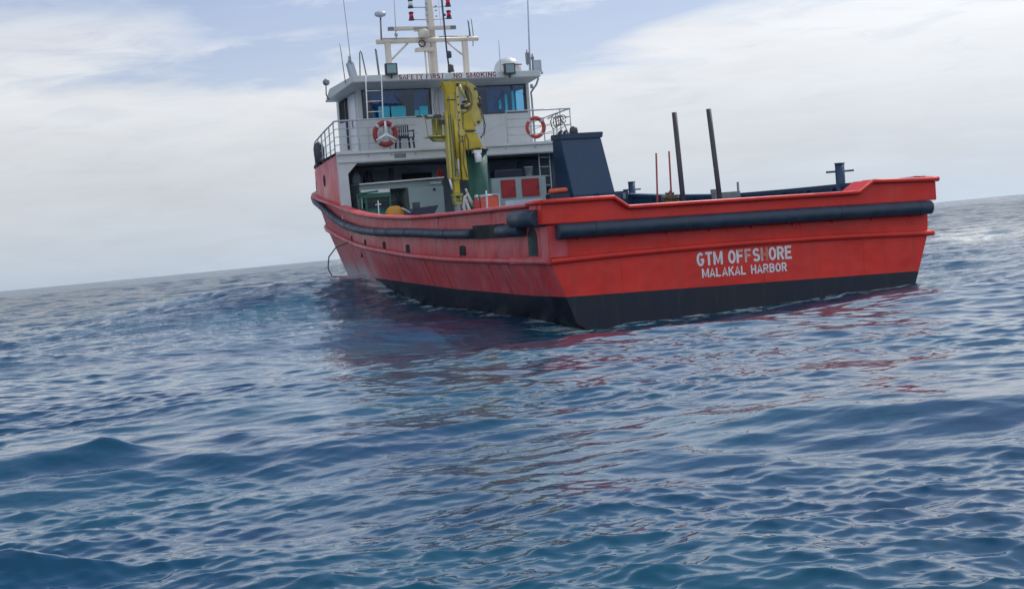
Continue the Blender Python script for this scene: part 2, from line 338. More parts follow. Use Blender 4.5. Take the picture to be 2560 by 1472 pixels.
    t.links.new(b2.outputs[0], b1.inputs['Normal']); t.links.new(b1.outputs[0], b.inputs['Normal'])
    me.materials.append(m)
build_sea()

# ------------------------------------------------------------------ mesh helpers
SPLIT = {'hydraulic_hose', 'weld_seam', 'frame_fitting', 'curtain', 'painted_sky_panel', 'dome_marking', 'link_hole', 'roof_sign_board', 'scanner_end_cap', 'mast_step', 'wall_conduit', 'shelter_framing', 'crane_pin', 'deck_frame', 'hose_loop', 'funnel_casing', 'line', 'wheelhouse_console', 'jib', 'boom_side_plate', 'corner_post', 'control_levers', 'lamp_base', 'wall_seam', 'wiper', 'fender_clamp', 'hose_clamp'}
class MB:
    def __init__(s): s.v = []; s.f = []; s.m = []; s.sm = []
    def add(s, vs, fs, mi=0, smooth=False):
        o = len(s.v); s.v += [tuple(map(float, p)) for p in vs]
        for f in fs: s.f.append(tuple(i+o for i in f)); s.m.append(mi); s.sm.append(smooth)
        return s
    def box(s, x0, x1, y0, y1, z0, z1, mi=0):
        vs = [(x, y, z) for z in (z0, z1) for y in (y0, y1) for x in (x0, x1)]
        return s.add(vs, [(0, 2, 3, 1), (4, 5, 7, 6), (0, 1, 5, 4), (2, 6, 7, 3), (0, 4, 6, 2), (1, 3, 7, 5)], mi)
    def hexa(s, b4, t4, mi=0):      # bottom quad, top quad (same winding)
        return s.add(list(b4)+list(t4), [(3, 2, 1, 0), (4, 5, 6, 7), (0, 1, 5, 4), (1, 2, 6, 5), (2, 3, 7, 6), (3, 0, 4, 7)], mi)
    def tube(s, pts, r, n=8, mi=0, closed=False, caps=True, smooth=True):
        P = [Vector(p) for p in pts]; k = len(P)
        rs = r if isinstance(r, (list, tuple)) else [r]*k
        vs = []; up = None
        for i in range(k):
            if closed: t = P[(i+1) % k]-P[i-1]
            else: t = P[min(i+1, k-1)]-P[max(i-1, 0)]
            t.normalize()
            if up is None:
                up = Vector((0, 0, 1)) if abs(t.z) < .9 else Vector((0, 1, 0))
            u = (up - t*up.dot(t)).normalized(); w_ = t.cross(u); up = u
            for j in range(n):
                a = 2*math.pi*j/n; vs.append(P[i]+(u*math.cos(a)+w_*math.sin(a))*rs[i])
        fs = []
        for i in range(k if closed else k-1):
            a, b_ = i*n, ((i+1) % k)*n
            for j in range(n): fs.append((a+j, a+(j+1) % n, b_+(j+1) % n, b_+j))
        s.add(vs, fs, mi, smooth)
        if caps and not closed:
            s.add(vs[:n], [tuple(range(n))[::-1]], mi); s.add(vs[-n:], [tuple(range(n))], mi)
        return s
    def lathe(s, c, prof, n=20, mi=0, axis=(0, 0, 1), smooth=True):      # prof: (radius, height)
        ax = Vector(axis).normalized(); u = ax.orthogonal().normalized(); w_ = ax.cross(u); c = Vector(c); vs = []
        for r, h in prof:
            for j in range(n):
                a = 2*math.pi*j/n; vs.append(c+ax*h+(u*math.cos(a)+w_*math.sin(a))*r)
        fs = [(i*n+j, i*n+(j+1) % n, (i+1)*n+(j+1) % n, (i+1)*n+j) for i in range(len(prof)-1) for j in range(n)]
        s.add(vs, fs, mi, smooth)
        s.add(vs[:n], [tuple(range(n))[::-1]], mi); s.add(vs[-n:], [tuple(range(n))], mi)
        return s
    def prism(s, poly, axis, a, b_, mi=0):      # poly in the two other axes (in order x,y,z without axis)
        def mk(p, h):
            q = list(p); q.insert(axis, h); return tuple(q)
        n = len(poly); vs = [mk(p, a) for p in poly]+[mk(p, b_) for p in poly]
        fs = [tuple(range(n)), tuple(range(n, 2*n))[::-1]]+[(i, i+n, (i+1) % n+n, (i+1) % n) for i in range(n)]
        return s.add(vs, fs, mi)
    def build(s, name, mats, parent=None, org=(0, 0, 0), bevel=0.0, label=None, matrix=None):
        me = bpy.data.meshes.new(name)
        ox, oy, oz = org
        me.from_pydata([(x-ox, y-oy, z-oz) for x, y, z in s.v], [], s.f)
        if not isinstance(mats, (list, tuple)): mats = [mats]
        for m in mats: me.materials.append(m)
        me.polygons.foreach_set('material_index', s.m); me.polygons.foreach_set('use_smooth', s.sm)
        bm = bmesh.new(); bm.from_mesh(me); bmesh.ops.remove_doubles(bm, verts=bm.verts, dist=1e-5)
        bmesh.ops.recalc_face_normals(bm, faces=bm.faces)
        if bevel > 0:
            es = [e_ for e_ in bm.edges if len(e_.link_faces) == 2 and e_.calc_face_angle(0) > .6 and not (e_.link_faces[0].smooth and e_.link_faces[1].smooth)]
            if es: bmesh.ops.bevel(bm, geom=es, offset=bevel, segments=2, affect='EDGES', clamp_overlap=True)
        if name in SPLIT:
            bm.faces.index_update(); bm.verts.index_update()
            left = set(bm.faces); groups = []
            while left:
                st = [left.pop()]; g_ = list(st)
                while st:
                    f_ = st.pop()
                    for e_ in f_.edges:
                        for q_ in e_.link_faces:
                            if q_ in left: left.discard(q_); st.append(q_); g_.append(q_)
                groups.append([q_.index for q_ in g_])
            if len(groups) > 1:
                bm.faces.ensure_lookup_table(); bm.verts.ensure_lookup_table()
                res = None
                for g_ in groups:
                    fs_ = [bm.faces[i] for i in g_]; vi = sorted({v_.index for f_ in fs_ for v_ in f_.verts}); mp_ = {v_: i for i, v_ in enumerate(vi)}
                    m2_ = bpy.data.meshes.new(name); m2_.from_pydata([bm.verts[i].co[:] for i in vi], [], [[mp_[v_.index] for v_ in f_.verts] for f_ in fs_])
                    for m_ in mats: m2_.materials.append(m_)
                    m2_.polygons.foreach_set('material_index', [f_.material_index for f_ in fs_]); m2_.polygons.foreach_set('use_smooth', [f_.smooth for f_ in fs_]); m2_.update()
                    o = bpy.data.objects.new(name, m2_); COL.objects.link(o); o.parent = parent; res = res or o
                bm.free(); bpy.data.meshes.remove(me)
                return res
        bm.to_mesh(me); bm.free(); me.update()
        o = bpy.data.objects.new(name, me); COL.objects.link(o)
        if parent is not None: o.parent = parent
        if matrix is not None: o.matrix_world = matrix
        if label: o['label'] = label
        return o
def thing(name, label, cat, loc, group=None):
    o = bpy.data.objects.new(name, None); COL.objects.link(o); o.empty_display_size = .2
    o.matrix_world = SHIP_M @ Matrix.Translation(loc); o['label'] = label; o['category'] = cat
    if group: o['group'] = group
    return o

# ------------------------------------------------------------------ hull lines (ship axes: x starboard, y forward from the transom, z up)
HY = [-1, 0, 8, 10, 12, 14, 16, 18.6, 21, 23.6, 25.3, 27, 28.6, 29.8, 30.6]
HX = [5, 5, 5, 4.99, 4.93, 4.8, 4.58, 4.27, 4.02, 3.68, 3.25, 2.6, 1.75, .9, 0]
_yy = np.linspace(-1, 30.6, 800); _xx = np.interp(_yy, HY, HX)
_k = np.exp(-np.linspace(-2, 2, 31)**2); _k /= _k.sum()
_xs = np.convolve(np.pad(_xx, 15, mode='edge'), _k, 'valid'); _xs[-12:] = _xx[-12:]
def hb(y): return float(np.interp(y, _yy, _xs))
def lin(y, pts): return float(np.interp(y, [p[0] for p in pts], [p[1] for p in pts]))
def smooth_pts(pts):
    ys = np.linspace(pts[0][0], pts[-1][0], 400); zs = np.interp(ys, [p[0] for p in pts], [p[1] for p in pts])
    k = np.exp(-np.linspace(-2, 2, 41)**2); k /= k.sum(); z2 = np.convolve(np.pad(zs, 20, mode='edge'), k, 'valid'); return list(zip(ys, z2))
CAP = smooth_pts([(0, 2.72), (6, 2.68), (9.3, 2.68), (13, 2.82), (16, 3.02), (18.2, 3.22), (20.4, 3.46), (22.5, 3.62), (24, 3.8), (30.6, 4.3)])
FEN = smooth_pts([(0, 2.1), (4.2, 2.1), (6.6, 2.14), (8.7, 2.22), (12.5, 2.31), (15.3, 2.43), (18.4, 2.66), (20.1, 2.9), (21.5, 3.18), (22.8, 3.42), (25, 3.75), (30.6, 4.1)])
RUB = smooth_pts([(0, 1.40), (2.2, 1.42), (6.3, 1.48), (9.4, 1.59), (12.2, 1.75), (16.4, 1.96), (19, 2.13), (20.7, 2.27), (24, 2.55), (30.6, 3.0)])
PNT = smooth_pts([(0, .60), (2.4, .60), (4.8, .66), (7.4, .70), (9.3, .78), (11.6, .84), (14.5, .90), (20, .82), (30.6, .8)])
def sm(a, b_, x):
    q = min(max((x-a)/(b_-a), 0), 1); return q*q*(3-2*q)
def zc(y): return lin(y, CAP)
def zf(y): return lin(y, FEN)
def zr(y, sg=-1): return lin(y, RUB) - (.07 if sg > 0 else 0)*max(0, 1-y/6)
def zp(y, sg=-1): return lin(y, PNT) - (.16 if sg > 0 else 0)*max(0, 1-y/12)
def hx(y, z):
    g = sm(13, 24, y)
    ins = g*.27*max(0, zc(y)-z)
    r_ = zr(y)
    if z < r_: ins += .37*(r_-z)*(1-.75*g)
    if z < 0: ins += 1.2*(-z)
    return max(hb(y)-ins, 0.0)

ship = thing('supply_ship', 'red offshore supply ship with white wheelhouse, yellow crane and black bottom paint', 'ship', (0, 0, 0))
DZ = 1.55     # working deck height
ys = list(np.linspace(0, 8, 9))+list(np.linspace(9, 26, 35))+list(np.linspace(26.4, 30.6, 15))
def levels(y, sg):
    r_ = zr(y, sg); return [-1.1, -.5, 0.0, zp(y, sg), (zp(y, sg)+r_)/2, r_, (r_+zf(y))/2, zf(y), (zf(y)+zc(y))/2, zc(y)]
h = MB()
for sg in (-1, 1):
    vs = []; nl = 10
    for y in ys:
        for z in levels(y, sg): vs.append((sg*hx(y, z), y, z))
    for i in range(len(ys)-1):
        for j in range(nl-1):
            q = (i*nl+j, i*nl+j+1, (i+1)*nl+j+1, (i+1)*nl+j)
            h.add([vs[k_] for k_ in q], [(0, 1, 2, 3)], 1 if j < 3 else 2, True)
# bottom
for i in range(len(ys)-1):
    a, b_ = ys[i], ys[i+1]
    h.add([(-hx(a, -1.1), a, -1.1), (hx(a, -1.1), a, -1.1), (hx(b_, -1.1), b_, -1.1), (-hx(b_, -1.1), b_, -1.1)], [(0, 1, 2, 3)], 1)
# transom with slightly cambered strakes
nx = 24
def camber(t_): return 1-(2*t_-1)**2
tv = []
for i in range(nx+1):
    t_ = i/nx; lv = levels(0, -1); rv = levels(0, 1)
    for j in range(10):
        z = lv[j]*(1-t_)+rv[j]*t_ + (.085*camber(t_) if j in (5,) else (.04*camber(t_) if j in (4, 6) else 0))
        xl, xr = -hx(0, lv[j]), hx(0, rv[j]); tv.append((xl*(1-t_)+xr*t_, 0, z if j < 8 else lv[j]*(1-t_)+rv[j]*t_-.28*(j-7)/2))
for i in range(nx):
    for j in range(9):
        h.add([tv[i*10+j], tv[(i+1)*10+j], tv[(i+1)*10+j+1], tv[i*10+j+1]], [(0, 1, 2, 3)], 1 if j < 3 else 0)
hull = h.build('hull', [M['red'], M['black'], M['redside']], ship)
# inner bulwark skins and working deck
ib = MB()
for sg in (-1, 1):
    for a, b_ in zip(ys[:-1], ys[1:]):
        if b_ > 29: break
        for q0, q1 in ((0, .33), (.33, .66), (.66, 1)):
            za, zb, za2, zb2 = DZ+(zc(a)-DZ)*q0, DZ+(zc(b_)-DZ)*q0, DZ+(zc(a)-DZ)*q1, DZ+(zc(b_)-DZ)*q1
            ib.add([(sg*max(hx(a, za)-.14, 0), a, za), (sg*max(hx(b_, zb)-.14, 0), b_, zb), (sg*max(hx(b_, zb2)-.14, 0), b_, zb2), (sg*max(hx(a, za2)-.14, 0), a, za2)], [(0, 1, 2, 3)])
ib.add([(-4.86, .12, DZ), (4.86, .12, DZ), (4.86, .12, 2.43), (-4.86, .12, 2.43)], [(0, 1, 2, 3)])
for y in np.arange(1.2, 17, 1.25):      # bulwark stays
    for sg in (-1, 1):
        x = hb(y)-.14
        ib.hexa([(sg*x, y-.02, DZ), (sg*(x-.4), y-.02, DZ), (sg*(x-.4), y+.02, DZ), (sg*x, y+.02, DZ)], [(sg*x, y-.02, zc(y)-.1), (sg*(x-.08), y-.02, zc(y)-.1), (sg*(x-.08), y+.02, zc(y)-.1), (sg*x, y+.02, zc(y)-.1)])
ib.build('bulwark_lining', M['dark'], hull)
dk = MB()
for a, b_ in zip(ys[:-1], ys[1:]):
    xa, xb = max(hx(a, DZ)-.08, 0), max(hx(b_, DZ)-.08, 0)
    dk.add([(-xa, a, DZ), (xa, a, DZ), (xb, b_, DZ), (-xb, b_, DZ)], [(0, 1, 2, 3)])
dk.build('working_deck', M['deck'], hull)
# upper stern bulwark plate with its raised corners
TOPP = [(-5.2, 2.74), (-3.47, 2.74), (-3.12, 2.50), (2.94, 2.46), (3.34, 2.70), (5.2, 2.65)]
bp_ = MB()
bp_.prism([(-5.2, 2.22)]+[(x, z) for x, z in TOPP]+[(5.2, 2.12)], 1, -.13, .115)
bp_.prism([(-5.2, 2.2), (-5.2, 2.735), (-3.47, 2.735), (-3.12, 2.49), (-3.12, 2.2)], 1, .117, .55)
bp_.prism([(5.2, 2.12), (5.2, 2.645), (3.34, 2.695), (2.94, 2.45), (2.94, 2.12)], 1, .117, .62)
bp_.build('stern_bulwark_plate', M['red'], hull, bevel=.015)
post = MB(); post.box(-5.06, -4.6, -.06, .35, 1.48, 2.18); post.box(-5.09, -5.0, -.04, 2.2, 1.36, 1.50)
post.build('corner_post', M['redside'], hull, bevel=.012)
def cap_strip(pts, w_, t_, name, mm, par):      # flat rounded bar swept along pts (outboard edge rolled)
    c = MB(); c.tube([(x, y, z) for x, y, z in pts], t_, 8); return c.build(name, mm, par)
for sg in (-1, 1):
    pts = [(sg*(hb(y)+.0), y, zc(y)+.0) for y in np.linspace(.3, 30.2, 90)]
    c = MB()
    for (x0, y0, z0), (x1, y1, z1) in zip(pts[:-1], pts[1:]):
        for off in (0,):
            a, b_ = sg*.09, -sg*.2
            c.add([(x0+a, y0, z0), (x0+b_, y0, z0), (x1+b_, y1, z1), (x1+a, y1, z1), (x0+a, y0, z0-.1), (x1+a, y1, z1-.1), (x0+b_, y0, z0-.1), (x1+b_, y1, z1-.1)],
                  [(0, 1, 2, 3), (0, 3, 5, 4), (4, 5, 7, 6), (1, 6, 7, 2)])
    c.tube([(x+sg*.09, y, z-.05) for x, y, z in pts], .055, 8)
    c.build('cap_rail', M['redside'] if sg < 0 else M['dark'], hull)
c = MB()
for (x0, z0), (x1, z1) in zip(TOPP[:-1], TOPP[1:]):
    c.add([(x0, -.21, z0+.01), (x1, -.21, z1+.01), (x1, .22, z1+.01), (x0, .22, z0+.01), (x0, -.21, z0-.07), (x1, -.21, z1-.07), (x0, .22, z0-.07), (x1, .22, z1-.07)], [(0, 1, 2, 3), (0, 4, 5, 1), (3, 2, 7, 6), (4, 6, 7, 5)])
c.tube([(x, -.21, z-.03) for x, z in TOPP], .05, 8)
c.tube([(-5.2, -.21, 2.71), (-5.24, 0, 2.71), (-5.22, .6, 2.70)], .05, 8); c.tube([(5.2, -.21, 2.62), (5.24, 0, 2.63), (5.2, .7, 2.68)], .06, 8)
c.build('cap_rail', M['red'], hull)
# lower rub rail
c = MB()
for sg in (-1, 1):
    c.tube([(sg*(hx(y, zr(y, sg))+.03), y, zr(y, sg)) for y in np.linspace(0, 30.3, 90)], .075, 8, mi=1)
c.tube([(-5.02+10.06*i/24, -.03, (zr(0, -1)*(1-i/24)+zr(0, 1)*i/24)+.085*camber(i/24)) for i in range(25)], .07, 8)
c.lathe((5.08, .0, zr(0, 1)), [(.02, -.08), (.07, -.06), (.07, .06), (.02, .08)], 10, axis=(0, 1, 0))
c.build('rub_rail', [M['red'], M['redside']], hull)
# fenders
c = MB(); pts = [(-4.88+9.84*i/30, -.17, 2.045-.09*(i/30)+.01*camber(i/30)) for i in range(31)]
c.tube(pts, .165, 16)
for x in (-4.0, -1.7, .9, 2.35, 4.6): c.tube([(x, -.17, 2.045-.09*(x+4.88)/9.96), (x+.03, -.17, 2.045-.09*(x+4.88)/9.96)], .172, 16)
c.build('transom_fender', M['rubber'], hull)
for sg in (-1, 1):
    c = MB(); yr = np.linspace(4.4, 29, 90)
    def fr_(y):
        z = min(zf(y), zc(y)-.16); return (sg*(hx(y, z)+.1), y, z)
    c.tube([fr_(y) for y in yr], .12, 12)
    for y in (6.3, 9.4, 11.1, 12.4, 14.4, 17, 19.5):
        c.tube([fr_(y), fr_(y+.07)], .128, 12)
    c.build('side_fender', M['rubber'], hull)
    c = MB(); c.box(min(sg*4.95, sg*5.1), max(sg*4.95, sg*5.1), 2.55, 4.4, 1.98, 2.3)
    c.build('fender_bracket', M['hole'], hull)
    c = MB(); c.tube([(sg*5.12, 1.25, 2.13), (sg*5.12, 2.6, 2.13)], .145, 14); c.build('fender_stub', M['rubber'], hull)
    c = MB(); c.tube([(sg*5.17, .1, 2.37), (sg*5.17, 1.55, 2.37)], .19, 18); c.build('corner_fender', M['rubber'], hull)
# tall rounded opening at the quarter and the small freeing ports
def opening(y0, y1, z0, z1, arch, m_, name):
    for sg in (-1,):
        c = MB(); k = 8; ym = (y0+y1)/2; r = (y1-y0)/2
        poly = [(y0, z0), (y1, z0)]
        if arch: poly += [(ym+r*math.cos(math.pi*i/k), z1-arch+arch*math.sin(math.pi*i/k)) for i in range(k+1)]
        else: poly += [(y1, z1), (y0, z1)]
        n_ = len(poly)
        def X(y, z, o): return sg*(hx(y, z)+o)
        vs = [(X(p[0], p[1], .012), p[0], p[1]) for p in poly]+[(X(p[0], p[1], -.05), p[0], p[1]) for p in poly]
        c.add(vs, [tuple(range(n_))]+[(i, i+n_, (i+1) % n_+n_, (i+1) % n_) for i in range(n_)])
        c.build(name, m_, hull)
opening(.68, 1.2, 1.53, 2.16, .25, M['greenhole'], 'fairlead_opening')
for y, z, w_, hh in ((5.46, 1.70, .42, .25), (9.8, 1.79, .3, .25), (12.14, 1.9, .3, .25), (14.66, 2.0, .3, .24), (17.36, 2.13, .32, .24)):
    opening(y-w_/2, y+w_/2, z-hh/2, z+hh/2, .06, M['hole'], 'freeing_port')
opening(21.3, 21.75, 4.02, 4.42, .2, M['hole'], 'porthole') if False else None
# rust and dirt runs below the freeing ports, drawn as thin tapering films of stain
M['stain'] = mat('rust_stain', (.20, .045, .035), .7, var=.4, scale=6)
for y, z, ln_ in ((5.36, 1.575, .13), (5.58, 1.575, .1), (9.8, 1.66, .1), (12.1, 1.77, .1), (14.7, 1.88, .12), (17.3, 2.0, .1), (2.6, 1.33, .5), (3.9, 1.34, .35), (6.6, 1.38, .6), (7.9, 1.42, .3), (8.6, 1.46, .7), (10.4, 1.54, .45), (11.0, 1.6, .3), (12.9, 1.68, .6), (15.3, 1.8, .5), (7.1, 2.60, .3), (9.2, 2.6, .22), (12.0, 2.68, .25), (3.3, 2.6, .3)):
    c = MB(); w_ = random.uniform(.025, .06); dy_ = random.uniform(-.08, .08)
    rows = 6; vs = []
    for i in range(rows+1):
        f_ = i/rows; zz = z-ln_*f_; ww = w_*(1-.85*f_)*(1+.3*math.sin(i*2.3))
        for q_ in (-1, 1): vs.append((-(hx(y+dy_*f_, zz)+.004), y+dy_*f_+q_*ww*.5, zz))
    c.add(vs, [(2*i, 2*i+1, 2*i+3, 2*i+2) for i in range(rows)]); c.build('rust_stain', M['stain'], hull)
for y in (3.1, 7.2, 11.6, 15.6):
    c = MB(); zs_ = np.linspace(zr(y)-.08, -.3, 8)
    vs = []
    for zz in zs_:
        for q_ in (-.008, .008): vs.append((-(hx(y, zz)+.005), y+q_, zz))
    c.add(vs, [(2*i, 2*i+1, 2*i+3, 2*i+2) for i in range(7)]); c.build('plate_seam', M['stain'], hull)
# welded plate seams on the transom and side
c = MB()
for x in (-3.3, .35, 3.1): c.box(x-.006, x+.006, -.006, 0.002, .55, 1.36)
for x in (-2.1, 1.4): c.box(x-.006, x+.006, -.006, .002, 1.52, 1.86)
c.build('weld_seam', M['red'], hull)

# lettering: every letter is a set of painted strokes, 4 units wide and 6 high
def arc(cx, cy, rx_, ry_, a0, a1, n=9): return [(cx+rx_*math.cos(R_(a0+(a1-a0)*i/n)), cy+ry_*math.sin(R_(a0+(a1-a0)*i/n))) for i in range(n+1)]
GL = {
 'G': [arc(2, 3, 1.6, 2.5, 42, 335, 16)+[(3.5, 2.7)], [(2.1, 2.7), (3.95, 2.7)]],
 'O': [arc(2, 3, 1.6, 2.5, 0, 360, 20)], 'T': [[(0, 5.5), (4, 5.5)], [(2, 5.4), (2, 0)]],
 'M': [[(.4, 0), (.4, 6)], [(4.6, 0), (4.6, 6)], [(.5, 5.6), (2.5, .9), (4.5, 5.6)]],
 'F': [[(.5, 0), (.5, 6)], [(.5, 5.5), (3.8, 5.5)], [(.5, 3.1), (3.4, 3.1)]],
 'S': [[*arc(2, 4.25, 1.45, 1.25, 25, 270, 10), *arc(2, 1.75, 1.55, 1.25, 90, -155, 10)]],
 'H': [[(.5, 0), (.5, 6)], [(3.5, 0), (3.5, 6)], [(.5, 3), (3.5, 3)]],
 'R': [[(.5, 0), (.5, 6)], [(.5, 5.5), (2.2, 5.5), *arc(2.2, 4.2, 1.3, 1.3, 80, -90, 7), (.5, 2.9)], [(2.1, 2.9), (3.6, 0)]],
 'E': [[(.5, 0), (.5, 6)], [(.5, 5.5), (3.8, 5.5)], [(.5, 3.1), (3.5, 3.1)], [(.5, .5), (3.9, .5)]],
 'L': [[(.5, 0), (.5, 6)], [(.5, .5), (3.7, .5)]], 'A': [[(.2, 0), (2, 5.7), (3.8, 0)], [(.9, 1.7), (3.1, 1.7)]],
 'K': [[(.5, 0), (.5, 6)], [(3.7, 6), (.7, 2.6)], [(1.7, 3.5), (3.9, 0)]],
 'B': [[(.5, 0), (.5, 6)], [(.5, 5.5), (2, 5.5), *arc(2.1, 4.35, 1.15, 1.15, 80, -80, 6), (.5, 3.15)], [(2, 3.1), *arc(2.2, 1.8, 1.3, 1.3, 80, -80, 6), (.5, .5)]],
 'Y': [[(.2, 6), (2, 3), (3.8, 6)], [(2, 3), (2, 0)]], 'I': [[(1, 0), (1, 6)]], 'N': [[(.5, 0), (.5, 6)], [(3.6, 0), (3.6, 6)], [(.5, 5.6), (3.6, .4)]], ' ': []}
def letters(s_, x0, x1, z0, hgt, y, name, mats, parent, worn={}, th=1.0, serif=False, drop=0.0):
    W_ = {'M': 5, 'I': 2, ' ': 2.2}; tot = sum(W_.get(q, 4.1)+.75 for q in s_)-.75; sx = (x1-x0)/tot; sz = hgt/6; cur = 0; c = MB(); lay = 0
    for i, q in enumerate(s_):
        for st in GL[q]+([[(p[0]-.8, .18 if p[1] < 3 else 5.82), (p[0]+.8, .18 if p[1] < 3 else 5.82)] for st in GL[q] for p in (st[0], st[-1]) if (p[1] <= .01 or p[1] >= 5.99)] if serif else []):
            lay += 1; yy = y-.0035-.0004*(lay % 7); t_ = th*(.42 if serif and len(st) == 2 and abs(st[0][1]-st[-1][1]) < .1 else 1)
            P = [(x0+(cur+px_)*sx, z0+pz*sz-drop*((cur+px_)/tot)) for px_, pz in st]; vs = []
            for k in range(len(P)):
                a_, b_ = P[max(k-1, 0)], P[min(k+1, len(P)-1)]; dx, dz = b_[0]-a_[0], b_[1]-a_[1]; l_ = math.hypot(dx, dz) or 1
                nx_, nz_ = -dz/l_*t_*sz*.5, dx/l_*t_*sz*.5
                vs += [(P[k][0]+nx_, yy, P[k][1]+nz_), (P[k][0]-nx_, yy, P[k][1]-nz_)]
            c.add(vs, [(2*k, 2*k+1, 2*k+3, 2*k+2) for k in range(len(P)-1)], worn.get((i, GL[q].index(st) if st in GL[q] else 0), worn.get(i, 0)))
        cur += W_.get(q, 4.1)+.75
    return c.build(name, mats, parent)
letters('GTM OFFSHORE', -1.39, 1.12, 1.02, .305, -.002, 'stern_lettering', [M['letter'], M['letterworn'], M['letterhalf']], hull, {6: 2, 8: 1, (8, 0): 2, (5, 1): 2}, 1.15, drop=.012)
letters('MALAKAL HARBOR', -1.28, .96, .75, .205, -.002, 'stern_lettering', [M['letter'], M['letterworn'], M['letterhalf']], hull, {(6, 0): 0, (10, 2): 2}, 1.15, drop=.022)

# ------------------------------------------------------------------ deckhouse under the boat deck
YA = 18.6
def ztop(y): return 4.92-.042*(y-YA)
c = MB()      # red side plating above the cap, both sides
for sg in (-1, 1):
    yl = np.linspace(YA, 29.5, 30)
    def sx2(y): return sg*(hb(y)-.05*1 if y > 18 else hb(y)-.05)
    for a, b_ in zip(yl[:-1], yl[1:]):
        for o_ in (0, .06):
            c.add([((abs(sx2(a))-o_)*sg, a, zc(a)-.05), ((abs(sx2(b_))-o_)*sg, b_, zc(b_)-.05), ((abs(sx2(b_))-o_)*sg, b_, ztop(b_)), ((abs(sx2(a))-o_)*sg, a, ztop(a))], [(0, 1, 2, 3)], 0 if o_ == 0 else 1, True)
        c.add([(sx2(a), a, ztop(a)), (sx2(b_), b_, ztop(b_)), (sx2(b_)-sg*.06, b_, ztop(b_)), (sx2(a)-sg*.06, a, ztop(a))], [(0, 1, 2, 3)], 0)
deckhouse = c.build('deckhouse', [M['redside'], M['inner']], ship)
for y, z, w_, hh in ((21.6, 4.2, .42, .42), (24.2, 4.1, .42, .42)):
    k = 14; c = MB(); X_ = -(hb(y)-.05)
    dxy = (hb(y+.3)-hb(y-.3))/.6
    vs = [(X_-.012-dxy*(w_/2*math.cos(2*math.pi*i/k)), y+w_/2*math.cos(2*math.pi*i/k), z+hh/2*math.sin(2*math.pi*i/k)) for i in range(k)]
    vs2 = [(x+.04, y_, z_) for x, y_, z_ in vs]
    c.add(vs+vs2, [tuple(range(k))]+[(i, i+k, (i+1) % k+k, (i+1) % k) for i in range(k)])
    c.build('porthole', M['hole'], deckhouse)
# white aft frame with the chamfered opening
c = MB(); yf0, yf1 = YA-.06, YA+.06
c.prism([(-4.22, 2.6), (-4.26, 4.94), (-3.6, 4.94), (-3.6, 4.6), (-3.93, 4.27), (-3.88, 2.6)], 1, yf0, yf1)
c.prism([(4.22, 2.6), (4.26, 4.94), (3.6, 4.94), (3.6, 4.6), (3.93, 4.27), (3.88, 2.6)], 1, yf0, yf1)
c.prism([(-3.6, 4.6), (-3.6, 4.94), (3.6, 4.94), (3.6, 4.6)], 1, yf0, yf1)
c.box(-4.3, 4.3, YA-.13, YA-.062, 4.9, 5.0)     # nosing
c.box(-4.25, 4.25, YA-.10, YA-.062, 4.63, 4.68)
c.build('aft_frame', M['white'], deckhouse, bevel=.008)
c = MB()
for x in (-3.2, -2.4, -1.55, -.5, 1.7, 2.8): c.lathe((x, YA-.07, 4.82), [(.0, .02), (.02, .02), (.02, 0)], 8, axis=(0, -1, 0))
c.box(-2.3, -1.9, YA-.075, YA-.062, 4.7, 4.84); c.build('frame_fitting', M['grey'], deckhouse)
c = MB()
for a, b_ in zip(np.linspace(YA-.05, 29, 20)[:-1], np.linspace(YA-.05, 29, 20)[1:]):
    c.add([(-hb(a)+.02, a, 5.0-.03*(a-YA)), (hb(a)-.02, a, 5.0-.03*(a-YA)), (hb(b_)-.02, b_, 5.0-.03*(b_-YA)), (-hb(b_)+.02, b_, 5.0-.03*(b_-YA))], [(0, 1, 2, 3)], 0)
    c.add([(-hb(a)+.1, a, 4.66-.03*(a-YA)), (hb(a)-.1, a, 4.66-.03*(a-YA)), (hb(b_)-.1, b_, 4.66-.03*(b_-YA)), (-hb(b_)+.1, b_, 4.66-.03*(b_-YA))], [(0, 1, 2, 3)], 1)
c.build('boat_deck', [M['white'], M['inner']], deckhouse)
c = MB(); c.prism([(-2.9, DZ), (2.9, DZ), (3.5, 3.2), (3.72, 4.56), (-3.72, 4.56), (-3.5, 3.2)], 1, 22.4, 22.5); c.build('shelter_back_wall', M['inner'], deckhouse)
c = MB(); c.box(-2.7, -2.0, 22.3, 22.39, DZ+.05, 3.9); c.build('shelter_door', M['dgrey'], deckhouse)
c = MB(); c.box(-1.9, -1.75, 20.4, 20.5, DZ, 4.6); c.box(1.0, 1.15, 20.4, 20.5, DZ, 4.6); c.box(-.8, .3, 22.3, 22.6, 3.6, 4.3); c.box(-3.5, -3.3, 20.6, 21.6, 4.0, 4.4)
c.tube([(-3.5, 19.4, 4.45), (3.5, 19.4, 4.45)], .04, 6); c.tube([(-3.5, 19.8, 4.5), (3.5, 19.8, 4.5)], .06, 6)
c.build('shelter_framing', M['dgrey'], deckhouse)
c = MB()
for x in (3.05, 3.45): c.tube([(x, 18.9, 1.6), (x, 18.9, 4.6)], .025, 6)
for i in range(9): c.tube([(3.05, 18.9, 1.9+.32*i), (3.45, 18.9, 1.9+.32*i)], .018, 6)
c.build('shelter_ladder', M['greyw'], deckhouse)

# ------------------------------------------------------------------ wheelhouse
WY = 20.2; WL, WR, WF = -2.92, 3.42, 22.75; ZD = 5.0; ZW = 7.26
c = MB()
